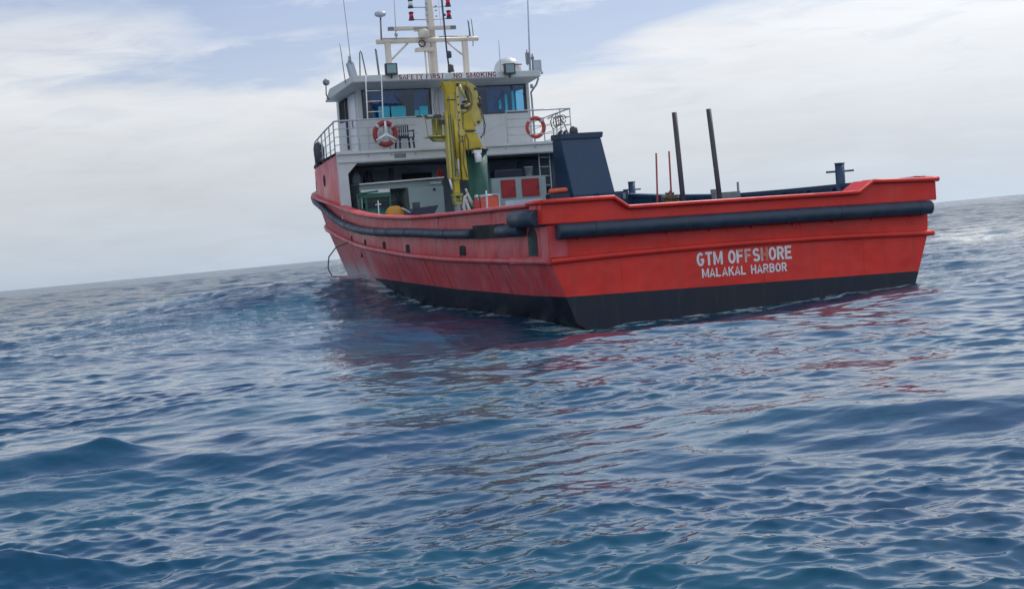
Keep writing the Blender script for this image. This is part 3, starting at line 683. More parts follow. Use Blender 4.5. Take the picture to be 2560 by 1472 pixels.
# aft wall around two openings
def wallband(x0, x1, z0, z1): c.box(x0, x1, WY, WY+.07, z0, z1)
wallband(WL, WR, ZD-.1, 6.13); wallband(WL, WR, 7.14, ZW+.02); wallband(WL, -2.76, 6.13, 7.14); wallband(-.27, 1.0, 6.13, 7.14); wallband(3.3, WR, 6.13, 7.14)
c.box(WL, WL+.07, WY+.07, WF, ZD-.15, 6.2); c.box(WL, WL+.07, WY+.07, 21.4, 6.2, ZW); c.box(WL, WL+.07, 22.5, WF, 6.2, ZW); c.box(WL, WL+.07, 21.4, 22.5, 7.0, ZW)
c.box(WR-.07, WR, WY+.07, WF, ZD-.15, 6.2); c.box(WR-.07, WR, WY+.07, 20.6, 6.2, ZW); c.box(WR-.07, WR, 22.5, WF, 6.2, ZW); c.box(WR-.07, WR, 20.6, 22.5, 7.0, ZW)
c.box(WL+.07, WR-.07, WF-.07, WF, ZD-.15, 6.15); c.box(WL+.07, WR-.07, WF-.07, WF, 7.0, ZW)
for x in (-1.4, .2, 1.8): c.box(x-.07, x+.07, WF-.07, WF, 6.15, 7.0)
wheelhouse = c.build('wheelhouse', M['white'], ship)
c = MB(); c.box(-.12, -.06, WY-.03, WY-.002, 6.0, 7.2); c.box(.0, .1, WY-.05, WY-.002, 5.3, 7.2); c.box(.2, .62, WY-.02, WY-.002, 6.25, 6.95)
c.build('wall_conduit', M['greyw'], wheelhouse)
for x0, x1 in ((-2.76, -.27), (1.0, 3.3)):
    c = MB(); e_ = .05
    c.box(x0, x1, WY-.02, WY+.03, 6.13, 6.13+e_); c.box(x0, x1, WY-.02, WY+.03, 7.14-e_, 7.14); c.box(x0, x0+e_, WY-.02, WY+.03, 6.13+e_, 7.14-e_); c.box(x1-e_, x1, WY-.02, WY+.03, 6.13+e_, 7.14-e_)
    wn = c.build('window', M['dgrey'], wheelhouse)
    c = MB(); c.box(x0+e_, x1-e_, WY+.008, WY+.014, 6.13+e_, 7.14-e_); c.build('window_pane', M['glass'], wheelhouse)
# what shows through the glass: curtains, and far-window sky painted as cyan panels
c = MB(); nxx = 40
for x0, x1, zz0 in ((-2.35, -1.35, 6.1), (-.82, -.35, 6.1), (1.9, 3.0, 6.1)):
    vs = []
    for i in range(nxx+1):
        x = x0+(x1-x0)*i/nxx; vs += [(x, WY+.22+.035*math.sin(i*1.3), zz0), (x, WY+.22+.03*math.sin(i*1.3+.4), 7.1)]
    c.add(vs, [(2*i, 2*i+2, 2*i+3, 2*i+1) for i in range(nxx)], 0, True)
c.build('curtain', M['curtain'], wheelhouse)
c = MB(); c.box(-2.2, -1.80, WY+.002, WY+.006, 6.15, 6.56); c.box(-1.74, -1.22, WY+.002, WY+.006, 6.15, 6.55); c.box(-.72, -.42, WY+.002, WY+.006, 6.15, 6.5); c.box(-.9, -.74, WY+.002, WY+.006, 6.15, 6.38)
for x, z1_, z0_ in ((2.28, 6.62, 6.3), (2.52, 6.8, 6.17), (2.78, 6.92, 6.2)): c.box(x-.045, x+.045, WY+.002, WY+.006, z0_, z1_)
c.build('painted_sky_panel', M['cyan'], wheelhouse)  # added panels outside the panes, coloured as sky shining through the wheelhouse
c = MB(); c.box(WL+.1, WR-.1, 21.9, 22.5, ZD, 6.1); c.box(WL+.1, WR-.1, 21.3, 21.36, 6.2, 7.2)
c.build('wheelhouse_console', M['dgrey'], wheelhouse)
# door on the port side wall
c = MB(); c.box(WL-.03, WL-.001, 20.45, 21.2, ZD+.1, 7.05); dr = c.build('door', M['whiteplain'], wheelhouse, bevel=.01)
c = MB(); c.box(WL-.02, WL+.03, 21.5, 22.4, 6.2, 7.0); c.build('window', M['hole'], wheelhouse)
c = MB(); c.tube([(WL-.05, 20.55, 5.9), (WL-.12, 20.55, 5.9), (WL-.12, 20.55, 6.15)], .018, 6); c.box(WL-.14, WL-.07, 21.25, 21.33, 5.2, 6.9); c.build('door_handle', M['dgrey'], wheelhouse)
# roof
c = MB()
RZ = 7.27
c.hexa([(-3.46, 18.8, RZ), (3.3, 18.8, RZ-.03), (3.62, 22.9, 6.95), (-3.5, 22.15, 6.93)], [(-3.46, 18.8, RZ+.22), (3.3, 18.8, RZ+.19), (3.62, 22.9, 7.3), (-3.5, 21.5, 7.34)])
roof = c.build('roof', M['white'], wheelhouse, bevel=.02)
c = MB(); c.tube([(3.28, 18.95, 7.22), (3.24, 19.1, 7.0), (3.36, 19.9, 6.8), (3.46, 20.1, 6.6), (3.46, 20.1, 5.1)], .035, 8)
c.tube([(3.45, 20.0, 7.1), (3.45, 20.0, 6.95)], .06, 8); c.build('drain_pipe', M['greyw'], wheelhouse)
c = MB(); c.box(-1.9, -.22, 18.775, 18.797, 7.29, 7.48); c.box(.05, 1.68, 18.775, 18.797, 7.28, 7.47); c.build('roof_sign_board', M['whiteplain'], wheelhouse)
letters('SAFETY FIRST', -1.87, -.25, 7.305, .155, 18.773, 'roof_sign_lettering', [M['signred']], wheelhouse, {}, 1.25, True)
letters('NO SMOKING', .08, 1.65, 7.295, .155, 18.773, 'roof_sign_lettering', [M['signred']], wheelhouse, {}, 1.25, True)
# floodlights on the aft edge of the roof
def flood(x, y, z, w_, hh, yaw, stand=True):
    c = MB(); c.box(-w_/2, w_/2, 0, .12, 0, hh); c.hexa([(-w_/2+.05, .12, .05), (w_/2-.05, .12, .05), (w_/2-.1, .22, .1), (-w_/2+.1, .22, .1)], [(-w_/2+.05, .12, hh-.05), (w_/2-.05, .12, hh-.05), (w_/2-.1, .22, hh-.1), (-w_/2+.1, .22, hh-.1)])
    if stand: c.tube([(0, .08, -.12), (0, .08, .02)], .03, 6)
    rot = Matrix.Rotation(yaw, 4, 'Z')
    c.v = [tuple(Vector((x, y, z)) + (rot @ Vector(v))) for v in c.v]
    f = c.build('floodlight', M['dgrey'], wheelhouse, bevel=.01)
    g = MB(); g.box(-w_/2+.05, w_/2-.05, -.006, -.001, .06, hh-.04); g.v = [tuple(Vector((x, y, z)) + (rot @ Vector(v))) for v in g.v]
    g.build('floodlight_glass', M['lampglass'], wheelhouse)
flood(-2.14, 18.62, 7.46, .42, .38, 0); flood(2.10, 18.62, 7.34, .40, .37, 0)
c = MB(); c.box(3.32, 3.62, 19.4, 19.5, 7.5, 7.88); c.box(3.2, 3.5, 19.42, 19.48, 7.42, 7.5); c.tube([(3.6, 19.4, 7.5), (3.62, 19.4, 7.38)], .04, 6); c.build('floodlight', M['greyw'], wheelhouse, bevel=.01)
c = MB(); c.tube([(-3.5, 21.7, 7.0), (-3.62, 21.5, 7.15), (-3.6, 21.5, 7.45)], .022, 6); c.lathe((-3.63, 21.4, 7.55), [(.05, -.08), (.11, -.03), (.12, .07), (.07, .11)], 10, axis=(.3, -1, .2)); c.build('spotlight', M['grey'], wheelhouse)

# seams and small fixtures of the wheelhouse wall
c = MB()
for x in (-2.2, -1.3, .4, 1.6, 2.5): c.box(x-.006, x+.006, WY-.004, WY-.0005, 5.02, 6.12)
c.build('wall_seam', M['greyw'], wheelhouse)
for x, z in ((-.2, 5.95), (1.2, 5.9), (2.2, 7.2)):
    c = MB(); c.box(x-.06, x+.06, WY-.06, WY-.002, z-.05, z+.05); c.build('junction_box', M['greyw'], wheelhouse, bevel=.01)
c = MB(); c.tube([(2.15, 20.0, 6.4), (2.45, 20.15, 6.9)], .01, 5); c.tube([(-1.6, 20.12, 6.95), (-1.25, 20.12, 6.5)], .01, 5); c.build('wiper', M['dgrey'], wheelhouse)
# clamps holding the stern fender
for x in (-4.3, -3.2, -2.1, -1.0, .1, 1.2, 2.3, 3.4, 4.5):
    z = 2.045-.09*(x+4.88)/9.96; c = MB(); c.box(x-.03, x+.03, -.05, -.002, z+.13, z+.2); c.box(x-.03, x+.03, -.05, -.002, z-.21, z-.13); c.build('fender_clamp', M['red'], hull)
# ladder from boat deck to roof
c = MB()
c.tube([(-3.04, 18.9, 5.0), (-3.01, 18.78, 7.5)], .022, 8); c.tube([(-2.52, 18.9, 5.0), (-2.46, 18.78, 7.5)], .022, 8)
for i in range(7):
    z = 5.25+.345*i; c.tube([(-3.03, 18.87, z), (-2.5, 18.87, z)], .015, 6)
c.build('ladder', M['whiteplain'], wheelhouse)

# ------------------------------------------------------------------ railings of the boat deck
RLY = 18.95
def railset(pts, name='railing', mids=3, height=None, posts=None):
    # pts: (x,y,zbase,ztop)
    c = MB(); c.tube([(x, y, zt) for x, y, zb, zt in pts], .028, 8)
    for i in range(1, mids+1):
        c.tube([(x, y, zb+(zt-zb)*i/(mids+1)) for x, y, zb, zt in pts], .014, 6)
    r = c.build(name, M['greyw'], ship)
    return r
def interp_rail(pts, t_):
    seg = t_*(len(pts)-1); i = min(int(seg), len(pts)-2); f = seg-i
    return tuple(pts[i][k]*(1-f)+pts[i+1][k]*f for k in range(4))
def port_edge(y, sg): return (sg*(hb(y)-.1), y, ztop(y)-.02, 6.02-.085*(y-19.2))
portside = [port_edge(y, -1) for y in np.linspace(19.25, 28.2, 22)]
rl = railset([(-1.37, RLY-.2, 4.98, 6.05), (-4.12, RLY-.2, 4.98, 6.02), (-4.17, 19.0, 4.98, 6.02)]+portside)
for x in (-3.4, -2.35):
    c = MB(); c.tube([(x, RLY-.2, 4.98), (x, RLY-.2, 6.03)], .02, 6); c.build('rail_post', M['greyw'], rl)
for y in list(np.arange(19.3, 27.8, .86)):
    p = port_edge(y, -1); c = MB(); c.tube([(p[0], p[1], p[2]), (p[0], p[1], p[3])], .024, 6); c.build('rail_post', M['greyw'], rl)
stb = [port_edge(y, 1) for y in np.linspace(19.25, 28.2, 22)]
rr = railset([(1.86, RLY-.2, 5.0, 6.09), (4.3, RLY-.2, 5.0, 6.1), (4.25, 19.0, 5.0, 6.08)]+stb)
for x in (1.88, 2.9, 3.9, 4.28):
    c = MB(); c.tube([(x, RLY-.2, 4.98), (x, RLY-.2, 6.09)], .02, 6); c.build('rail_post', M['greyw'], rr)
for y in np.arange(19.5, 27.8, .9):
    p = port_edge(y, 1); c = MB(); c.tube([(p[0], p[1], p[2]), (p[0], p[1], p[3])], .024, 6); c.build('rail_post', M['greyw'], rr)
c = MB(); c.tube([(.02, 18.8, 5.3), (1.0, 18.75, 5.42), (1.88, 18.75, 5.72)], .012, 6); c.build('safety_chain', M['greyw'], rr)

# ------------------------------------------------------------------ mast and aerials
MX, MY = -.06, 20.25
c = MB(); c.tube([(MX+.0, MY, 7.1), (MX, MY, 8.6), (MX-.02, MY, 11.6)], [.15, .145, .125], 14)
mast = c.build('mast', M['cream'], ship)
c = MB(); c.tube([(-2.12, 20.1, 8.73), (1.58, 20.1, 8.76)], .085, 10); c.tube([(-1.9, 20.1, 8.84), (-.2, 20.1, 8.84)], .02, 6); c.tube([(.15, 20.1, 8.86), (1.3, 20.1, 8.86)], .02, 6)
c.build('crossbeam', M['cream'], mast)
for x0, xt in ((-1.73, -1.73), (1.08, 1.03)):
    c = MB(); c.box(x0-.085, x0+.085, 20.02, 20.19, 7.2, 8.68); c.build('mast_post', M['cream'], mast)
for a, b_ in (((-1.62, 20.1, 8.12), (-1.0, 20.1, 8.66)), ((.95, 20.1, 8.22), (.42, 20.1, 8.67))):
    c = MB(); c.tube([a, b_], .035, 6); c.build('mast_brace', M['cream'], mast)
c = MB()
for x in (-.42, -.3): c.tube([(x, 20.0, 7.3), (x-.02, 20.0, 8.4)], .03, 6)
c.box(-.72, -.15, 19.9, 20.25, 8.36, 8.48); c.box(-.55, -.25, 19.95, 20.2, 8.48, 8.64); c.build('searchlight_tray', M['cream'], mast)
c = MB(); k = 16; c.tube([(-.55+.11*math.cos(2*math.pi*i/k), 19.92, 8.62+.11*math.sin(2*math.pi*i/k)) for i in range(k)], .022, 6, closed=True); c.build('ring_aerial', M['dgrey'], mast)
c = MB(); c.lathe((-.47, 19.9, 8.82), [(.16, 0), (.2, .06), (.2, .18), (.15, .27), (.06, .3)], 16); c.build('radar_turning_unit', M['cream'], mast)
c = MB(); c.box(-1.72, .70, 19.84, 19.97, 9.07, 9.2); c.box(-.8, -.1, 19.83, 19.98, 9.03, 9.08); rd = c.build('radar_scanner', M['cream'], mast, bevel=.02)
c = MB(); c.box(-1.725, -1.56, 19.833, 19.977, 9.075, 9.195); c.box(.50, .705, 19.833, 19.977, 9.075, 9.195); c.box(-.85, -.3, 19.834, 19.84, 9.11, 9.15); c.build('scanner_end_cap', M['grey'], mast)
def navlight(x, z, m_, y=20.1):
    c = MB(); c.lathe((x, y, z-.03), [(.10, 0), (.10, .04), (.07, .08)], 12); c.lathe((x, y, z+.05), [(.06, .15), (.085, .16), (.085, .2), (.04, .22)], 12); c.build('lamp_base', M['dgrey'], mast)
    c = MB(); c.lathe((x, y, z+.05), [(.085, 0), (.07, .08), (.075, .15)], 12); c.build('mast_lamp', m_, mast)
for z in (9.46, 9.88, 10.4):
    c = MB(); c.tube([(-.78, 20.12, z), (MX, 20.2, z+.0), (.55, 20.12, z+.02)], .018, 6); c.build('lamp_arm', M['greyw'], mast)
    navlight(-.8, z+.0, M['redlamp'] if z != 9.88 else M['whiteplain']); navlight(.57, z+.03, M['redlamp'])
c = MB()
for z in np.arange(9.2, 10.4, .2): c.box(-.24, -.18, 20.15, 20.2, z, z+.05)
for z in (9.9, 9.55, 9.75): c.box(.1, .17, 20.15, 20.2, z, z+.04)
c.tube([(.25, 20.1, 9.1), (.2, 20.1, 11.0)], .006, 4); c.tube([(-.3, 20.1, 9.5), (-.2, 20.1, 11.0)], .006, 4); c.tube([(.33, 20.1, 8.9), (.32, 20.1, 11.0)], .006, 4)
c.build('mast_step', M['greyw'], mast)
# tubular aerials: name, points, radius, material
def aerial(nm, pts, r, m_=None, base=None):
    c = MB(); c.tube(pts, r, 6)
    if base: c.lathe(base[0], base[1], 10)
    return c.build(nm, m_ or M['greyw'], mast)
c = MB(); c.tube([(-1.97, 20, 8.8), (-1.94, 20, 9.56)], .03, 8); c.build('satnav_post', M['grey'], mast)
c = MB(); c.lathe((-1.94, 20, 9.55), [(.05, 0), (.16, .04), (.2, .09), (.19, .16), (.12, .2), (.03, .21)], 18, axis=(-.12, -.35, 1)); c.build('satnav_dome', M['greyw'], mast)
aerial('whip_aerial', [(-1.43, 20, 8.8), (-1.43, 20, 9.1), (-1.39, 20, 11)], [.02, .018, .008], None, ((-1.43, 20, 8.88), [(.03, 0), (.06, .04), (.06, .1), (.03, .14)]))
aerial('whip_aerial', [(-3.29, 19.4, 7.95), (-3.3, 19.4, 8.3), (-3.38, 19.4, 10.1), (-3.42, 19.4, 10.8)], [.03, .016, .012, .008])
c = MB(); c.hexa([(-3.33, 19.4, 7.5), (-3.07, 19.4, 7.5), (-3.07, 19.6, 7.5), (-3.33, 19.6, 7.5)], [(-3.42, 19.4, 7.98), (-3.2, 19.4, 8.02), (-3.2, 19.6, 8.02), (-3.42, 19.6, 7.98)]); c.lathe((-3.3, 19.5, 7.98), [(.09, 0), (.05, .1), (.03, .25)], 8); c.build('aerial_tuner', M['greyw'], mast, bevel=.02)
aerial('rod_aerial', [(-3.53, 19.4, 7.3), (-3.62, 19.4, 8.64)], .014, M['grey'])
aerial('rod_aerial', [(-2.3, 19.5, 7.45), (-2.36, 19.5, 8.43)], .035, M['grey'])
aerial('ladder_hoop', [(-2.98, 19.5, 7.45), (-2.93, 19.5, 8.3), (-2.9, 19.5, 8.38), (-2.86, 19.5, 8.3), (-2.74, 19.5, 7.45)], .022, M['grey'])
aerial('rod_aerial', [(1.3, 20.1, 8.8), (1.27, 20.1, 9.4)], .028, M['grey']); aerial('rod_aerial', [(1.38, 20.1, 8.5), (1.42, 20.1, 8.9), (1.39, 20.1, 9.45)], .016, M['grey'])
aerial('rod_aerial', [(2.1, 19.5, 7.4), (2.12, 19.5, 8.6)], .014)
aerial('whip_aerial', [(3.21, 19.5, 7.4), (3.24, 19.5, 8.2), (3.36, 19.5, 11.0)], [.05, .03, .02], M['greyw'])
c = MB(); c.box(3.08, 3.17, 19.4, 19.52, 7.75, 8.15); c.tube([(3.12, 19.45, 7.7), (3.12, 19.45, 8.25)], .02, 6); c.box(3.28, 3.36, 19.42, 19.5, 7.9, 8.0); c.tube([(3.3, 19.45, 7.4), (3.32, 19.45, 8.1)], .03, 6); c.build('aerial_bracket', M['grey'], mast)
c = MB(); c.tube([(.15, 19.3, 7.5), (.1, 19.3, 8.25), (.06, 19.3, 10.0), (.03, 19.3, 11.2)], .03, 8); c.lathe((.17, 19.3, 8.02), [(.05, 0), (.09, .02), (.09, .22), (.05, .25)], 10); c.lathe((.2, 19.3, 7.55), [(.12, 0), (.1, .1), (.1, .22), (.05, .26)], 10); c.lathe((.12, 19.3, 9.45), [(.03, 0), (.06, .03), (.03, .08)], 8)
c.build('signal_pole', M['dgrey'], mast)
c = MB(); prof = [(.46, 0), (.49, .15), (.48, .3), (.42, .46), (.31, .58), (.17, .65), (.04, .67)]; c.lathe((2.54, 19.9, 7.38), prof, 28); c.build('satellite_dome', M['white'], mast)
c = MB()
for a in (-.3, .2): c.box(2.54+a-.12, 2.54+a+.12, 19.36, 19.40, 7.72, 7.76)
c.build('dome_marking', M['maroon'], mast)

# ------------------------------------------------------------------ funnel
c = MB()
c.hexa([(2.45, 14.95, 3.05), (3.95, 14.95, 3.05), (3.95, 16.3, 3.05), (2.45, 16.3, 3.05)], [(2.36, 15.45, 4.86), (3.82, 15.45, 4.86), (3.82, 16.1, 4.86), (2.36, 16.1, 4.86)])
c.hexa([(2.45, 14.93, DZ), (3.95, 14.93, DZ), (3.95, 16.3, DZ), (2.45, 16.3, DZ)], [(2.45, 14.95, 3.05), (3.95, 14.95, 3.05), (3.95, 16.3, 3.05), (2.45, 16.3, 3.05)])
c.hexa([(2.33, 15.40, 4.86), (3.86, 15.40, 4.86), (3.86, 16.15, 4.86), (2.33, 16.15, 4.86)], [(2.33, 15.40, 5.05), (3.90, 15.40, 5.05), (3.90, 16.15, 5.05), (2.33, 16.15, 5.05)])
funnel = c.build('funnel', M['dark'], ship, bevel=.02)
c = MB(); c.lathe((3.02, 15.8, 5.0), [(.13, 0), (.14, .12), (.13, .22), (.06, .29), (.01, .3)], 14); c.build('exhaust_pipe', M['dgrey'], funnel)
for x in (2.5, 2.68):
    c = MB(); c.tube([(x, 15.8, 5.0), (x, 15.8, 5.1), (x+.05, 15.7, 5.16)], .05, 8); c.build('exhaust_pipe', M['dgrey'], funnel)
c = MB(); c.box(3.97, 4.42, 14.9, 15.6, DZ, 3.06); c.box(3.2, 3.97, 14.6, 14.9, DZ, 3.02); c.build('funnel_casing', M['dark'], funnel, bevel=.015)
c = MB(); c.box(4.2, 4.3, 14.885, 14.898, 2.8, 3.0); c.build('casing_notice', M['grey'], funnel)

# ------------------------------------------------------------------ crane
c = MB(); c.tube([(.08, 17.3, DZ), (.08, 17.3, 4.75)], .40, 24); c.lathe((.08, 17.3, DZ), [(.55, 0), (.55, .06), (.42, .1)], 24); crane = c.build('crane', M['green'], ship, label='yellow knuckle boom crane folded upright on a dark green pedestal')
YC = 16.5
c = MB(); c.hexa([(-.62, YC-.15, 5.36), (-.2, YC-.15, 5.34), (-.1, YC+.35, 5.34), (-.55, YC+.35, 5.36)], [(-.60, YC-.15, 6.02), (-.32, YC-.15, 6.02), (-.24, YC+.35, 6.02), (-.55, YC+.35, 6.02)])
c.build('king_post', M['yellow'], crane, bevel=.03)
c = MB(); c.hexa([(-.60, YC-.15, 4.72), (.03, YC-.15, 4.80), (.2, YC+.9, 4.80), (-.4, YC+.9, 4.74)], [(-.64, YC-.15, 5.33), (-.2, YC-.15, 5.32), (-.1, YC+.5, 5.32), (-.6, YC+.5, 5.33)])
c.build('crane_column', M['yellow'], crane, bevel=.04)
c = MB(); c.box(-.62, -.2, YC-.17, YC-.14, 5.32, 5.36); c.lathe((.06, 17.2, 4.70), [(.40, 0), (.44, .02), (.44, .09), (.3, .12)], 24)
for k in range(10):
    a = k*2*math.pi/10; c.lathe((.06+.41*math.cos(a), 17.2+.41*math.sin(a), 4.79), [(.02, 0), (.02, .03)], 6)
c.build('slewing_ring', M['dgrey'], crane)
c = MB(); c.lathe((-.13, YC-.05, 4.32), [(.09, 0), (.115, .03), (.115, .26), (.09, .3)], 14, axis=(-.12, 0, 1)); c.box(-.3, -.02, YC-.1, YC+.1, 4.62, 4.72); c.build('hydraulic_motor', M['whiteplain'], crane)
LV = [(-.34, 5.88), (-.18, 5.5), (-.06, 5.5), (.09, 5.66), (.03, 6.2), (-.01, 6.58), (-.08, 6.8), (-.36, 6.97), (-.36, 6.80), (-.22, 6.5), (-.20, 6.2)]
for y0_, y1_ in ((YC-.08, YC-.03), (YC+.14, YC+.19)):
    c = MB(); c.prism([(x-.4*(y0_-YC)*0, z) for x, z in LV], 1, y0_, y1_); c.build('lever_plate', M['yelgreen2'], crane, bevel=.01)
c = MB(); c.prism([(-.10, 6.78), (-.36, 6.93), (-.74, 6.96), (-.74, 6.84), (-.4, 6.82), (-.16, 6.68)], 1, YC-.03, YC+.14); c.build('lever_bridge', M['yellow'], crane, bevel=.01)
c = MB(); c.tube([(-.64, YC-.1, 6.84), (-.46, YC-.1, 6.42)], .045, 10); c.tube([(-.46, YC-.1, 6.42), (-.38, YC-.1, 6.2)], .03, 10); c.tube([(-.3, YC-.1, 6.2), (-.5, YC-.1, 6.14)], .04, 8); c.build('lever_ram', M['yelgreen2'], crane)
for p_ in ((-.06, 5.62), (-.08, 6.7), (-.02, 6.2), (-.66, 6.86), (-.42, 6.3)):
    c = MB(); c.lathe((p_[0], YC-.13, p_[1]), [(.03, 0), (.045, .01), (.045, .36), (.03, .37)], 12, axis=(0, 1, 0)); c.build('crane_pin', M['dgrey'], crane)
c = MB(); c.box(-.56, -.40, YC-.02, YC+.15, 6.06, 6.22); c.tube([(.0, YC-.1, 6.42), (.05, YC-.1, 6.34), (.05, YC-.1, 6.2), (.0, YC-.1, 6.1)], .045, 8); c.build('valve_block', M['dgrey'], crane, bevel=.01)
# main boom hanging down
c = MB(); c.box(-1.11, -.82, YC-.14, YC+.14, 3.78, 6.8)
c.hexa([(-1.11, YC-.15, 6.55), (-.80, YC-.15, 6.55), (-.80, YC+.15, 6.55), (-1.11, YC+.15, 6.55)], [(-1.24, YC-.16, 6.95), (-.76, YC-.16, 6.97), (-.76, YC+.16, 6.97), (-1.24, YC+.16, 6.95)])
mbm = c.build('main_boom', M['yellow'], crane, bevel=.03)
c = MB(); c.box(-1.26, -1.2, YC-.16, YC-.02, 6.93, 6.99); c.box(-.9, -.8, YC-.16, YC-.02, 6.97, 7.01); c.build('boom_head_lug', M['yelgreen'], crane)
c = MB(); c.box(-1.20, -1.12, YC-.16, YC+.1, 3.85, 6.0); c.build('boom_side_plate', M['yelgreen2'], crane, bevel=.008)
c = MB(); c.box(-1.10, -.98, YC-.185, YC-.142, 3.8, 5.9); c.build('boom_side_plate', M['yelgreen'], crane, bevel=.008)
c = MB(); c.tube([(-.90, YC-.2, 5.74), (-.90, YC-.2, 4.5)], .06, 12); c.build('jib_cylinder', M['yellow'], crane)
c = MB(); c.tube([(-.90, YC-.2, 4.5), (-.90, YC-.2, 3.9)], .03, 10); c.build('jib_rod', M['greyw'], crane)
c = MB(); c.hexa([(-.76, YC-.17, 5.05), (-.63, YC-.17, 5.05), (-.63, YC-.08, 5.05), (-.76, YC-.08, 5.05)], [(-.80, YC-.17, 6.78), (-.70, YC-.17, 6.78), (-.70, YC-.08, 6.78), (-.80, YC-.08, 6.78)])
c.lathe((-.69, YC-.20, 5.28), [(.10, 0), (.12, .02), (.12, .12), (.1, .14)], 14, axis=(0, 1, 0)); c.build('link_plate', M['yelgreen2'], crane, bevel=.01)
for z in (6.45, 6.2, 5.95, 5.7):
    c = MB(); c.lathe((-.74, YC-.172, z), [(.028, 0), (.028, .01)], 8, axis=(0, -1, 0)); c.build('link_hole', M['hole'], crane)
c = MB(); c.hexa([(-.78, YC-.16, 3.78), (-.56, YC-.16, 3.76), (-.56, YC+.02, 3.76), (-.78, YC+.02, 3.78)], [(-.78, YC-.16, 5.0), (-.62, YC-.16, 5.0), (-.62, YC+.02, 5.0), (-.78, YC+.02, 5.0)]); c.build('jib', M['yellow'], crane, bevel=.02)
c = MB(); c.box(-1.07, -.87, YC-.12, YC+.1, 3.36, 3.78); c.build('extension_boom', M['yellow'], crane, bevel=.015)
c = MB(); c.box(-1.01, -.93, YC-.135, YC-.121, 4.2, 6.3); c.build('boom_weld_rib', M['yelgreen2'], crane)
c = MB(); c.tube([(-1.2, YC-.1, 3.84), (-1.14, YC-.1, 3.5)], .035, 8); c.build('ram_rod', M['whiteplain'], crane)
c = MB(); c.box(-1.12, -.80, YC-.16, YC+.12, 3.28, 3.36); c.box(-1.1, -1.03, YC-.12, YC+.08, 3.1, 3.28); c.box(-.9, -.83, YC-.12, YC+.08, 3.12, 3.36); c.tube([(-1.08, YC, 3.16), (-.84, YC, 3.16)], .08, 10); c.box(-1.08, -.84, YC-.1, YC+.1, 3.0, 3.1); c.build('boom_tip', M['yelgreen'], crane)
c = MB(); c.tube([(-.96, YC, 3.0), (-.96, YC, DZ)], .11, 10); c.build('boom_rest', M['grey'], crane)
c = MB()
for z in (6.35, 5.5, 4.7, 4.1): c.box(-1.12, -.81, YC-.15, YC-.139, z, z+.035)
c.build('hose_clamp', M['dgrey'], crane)
# hoses
c = MB()
c.tube([(.0, YC-.1, 6.1), (.10, YC-.12, 5.85), (.16, YC-.12, 5.5), (.10, YC-.12, 5.2), (-.05, YC-.1, 5.12)], .016, 6); c.tube([(.04, YC-.1, 5.9), (.13, YC-.1, 5.65), (.10, YC-.1, 5.3), (-.02, YC-.1, 5.08)], .014, 6)
c.tube([(-.62, YC-.16, 5.9), (-.4, YC-.16, 6.0), (-.26, YC-.16, 6.25), (-.25, YC-.16, 6.5), (-.34, YC-.16, 6.75)], .016, 6); c.tube([(-.55, YC-.17, 5.25), (-.48, YC-.17, 5.0), (-.52, YC-.17, 4.6)], .016, 6)
c.tube([(-1.2, YC, 6.85), (-1.46, YC, 6.6), (-1.52, YC, 6.2), (-1.45, YC+.1, 5.9), (-1.25, YC, 5.8)], .012, 6)
c.tube([(-1.06, YC-.2, 6.5), (-1.05, YC-.2, 5.6), (-1.0, YC-.21, 4.6), (-1.02, YC-.2, 3.9)], .012, 6); c.tube([(-.70, YC-.19, 5.2), (-.66, YC-.2, 4.8), (-.72, YC-.2, 4.3), (-.62, YC-.2, 3.85)], .014, 6)
c.build('hydraulic_hose', M['rope'], crane)
# operator's platform on the port side of the crane
c = MB(); c.box(-1.74, -1.14, YC+.05, YC+.5, 5.20, 5.25); c.prism([(-1.62, 5.19), (-1.5, 5.08), (-1.14, 5.06), (-1.14, 5.19)], 1, YC+.1, YC+.4)
c.box(-1.52, -1.18, YC+.3, YC+.33, 5.26, 5.82)
pf = c.build('crane_platform', M['yelgreen'], crane, bevel=.006)
c = MB(); c.tube([(-1.98, YC, 5.95), (-1.84, YC, 5.8), (-1.78, YC, 5.25), (-1.2, YC, 5.22)], .018, 6); c.tube([(-1.50, YC-.02, 5.25), (-1.48, YC-.02, 5.84)], .02, 6); c.tube([(-1.84, YC, 5.8), (-1.22, YC, 5.86)], .016, 6); c.build('platform_guard', M['yelgreen'], crane)
c = MB(); c.box(-1.8, -1.3, YC-.05, YC+.2, 5.82, 5.92); c.box(-1.35, -1.22, YC-.05, YC+.1, 5.6, 5.75); c.build('control_levers', M['dgrey'], crane)
c = MB(); c.box(-1.78, -1.58, YC-.06, YC-.045, 5.86, 5.93); c.build('control_label', M['hose'], crane)

# ------------------------------------------------------------------ bollards, poles and deck fittings fixed to the ship
def bollard(x, y, z0, z1, r, arm, m_, rot=0.0):
    c = MB(); c.tube([(x, y, z0), (x, y, z1)], r, 16); c.lathe((x, y, z1), [(r+.012, -.03), (r+.012, 0), (r, .005)], 16)
    b0 = c.build('bollard', m_, ship)
    c = MB(); dx, dy = math.cos(rot)*arm, math.sin(rot)*arm; zz = z1-(z1-2.67)*.38; c.tube([(x-dx, y-dy, zz), (x+dx, y+dy, zz)], .026, 8); c.build('bollard_pin', m_, b0)
bollard(4.9, 3.45, DZ, 3.24, .125, .36, M['dark'], R_(-40)); bollard(4.9, 15.6, DZ, 3.36, .115, .3, M['dark'], R_(-40))
def cross(x, y, z0, z1, arm, m_):
    c = MB(); c.tube([(x, y, z0), (x, y, z1)], .028, 8); c.tube([(x-arm, y, z0+(z1-z0)*.78), (x+arm, y, z0+(z1-z0)*.78)], .03, 8); c.lathe((x, y, z0), [(.1, 0), (.08, .03)], 10)
    c.build('mooring_cleat', m_, ship)
cross(-4.86, 4.6, 2.72, 3.19, .14, M['greyw']) if False else None
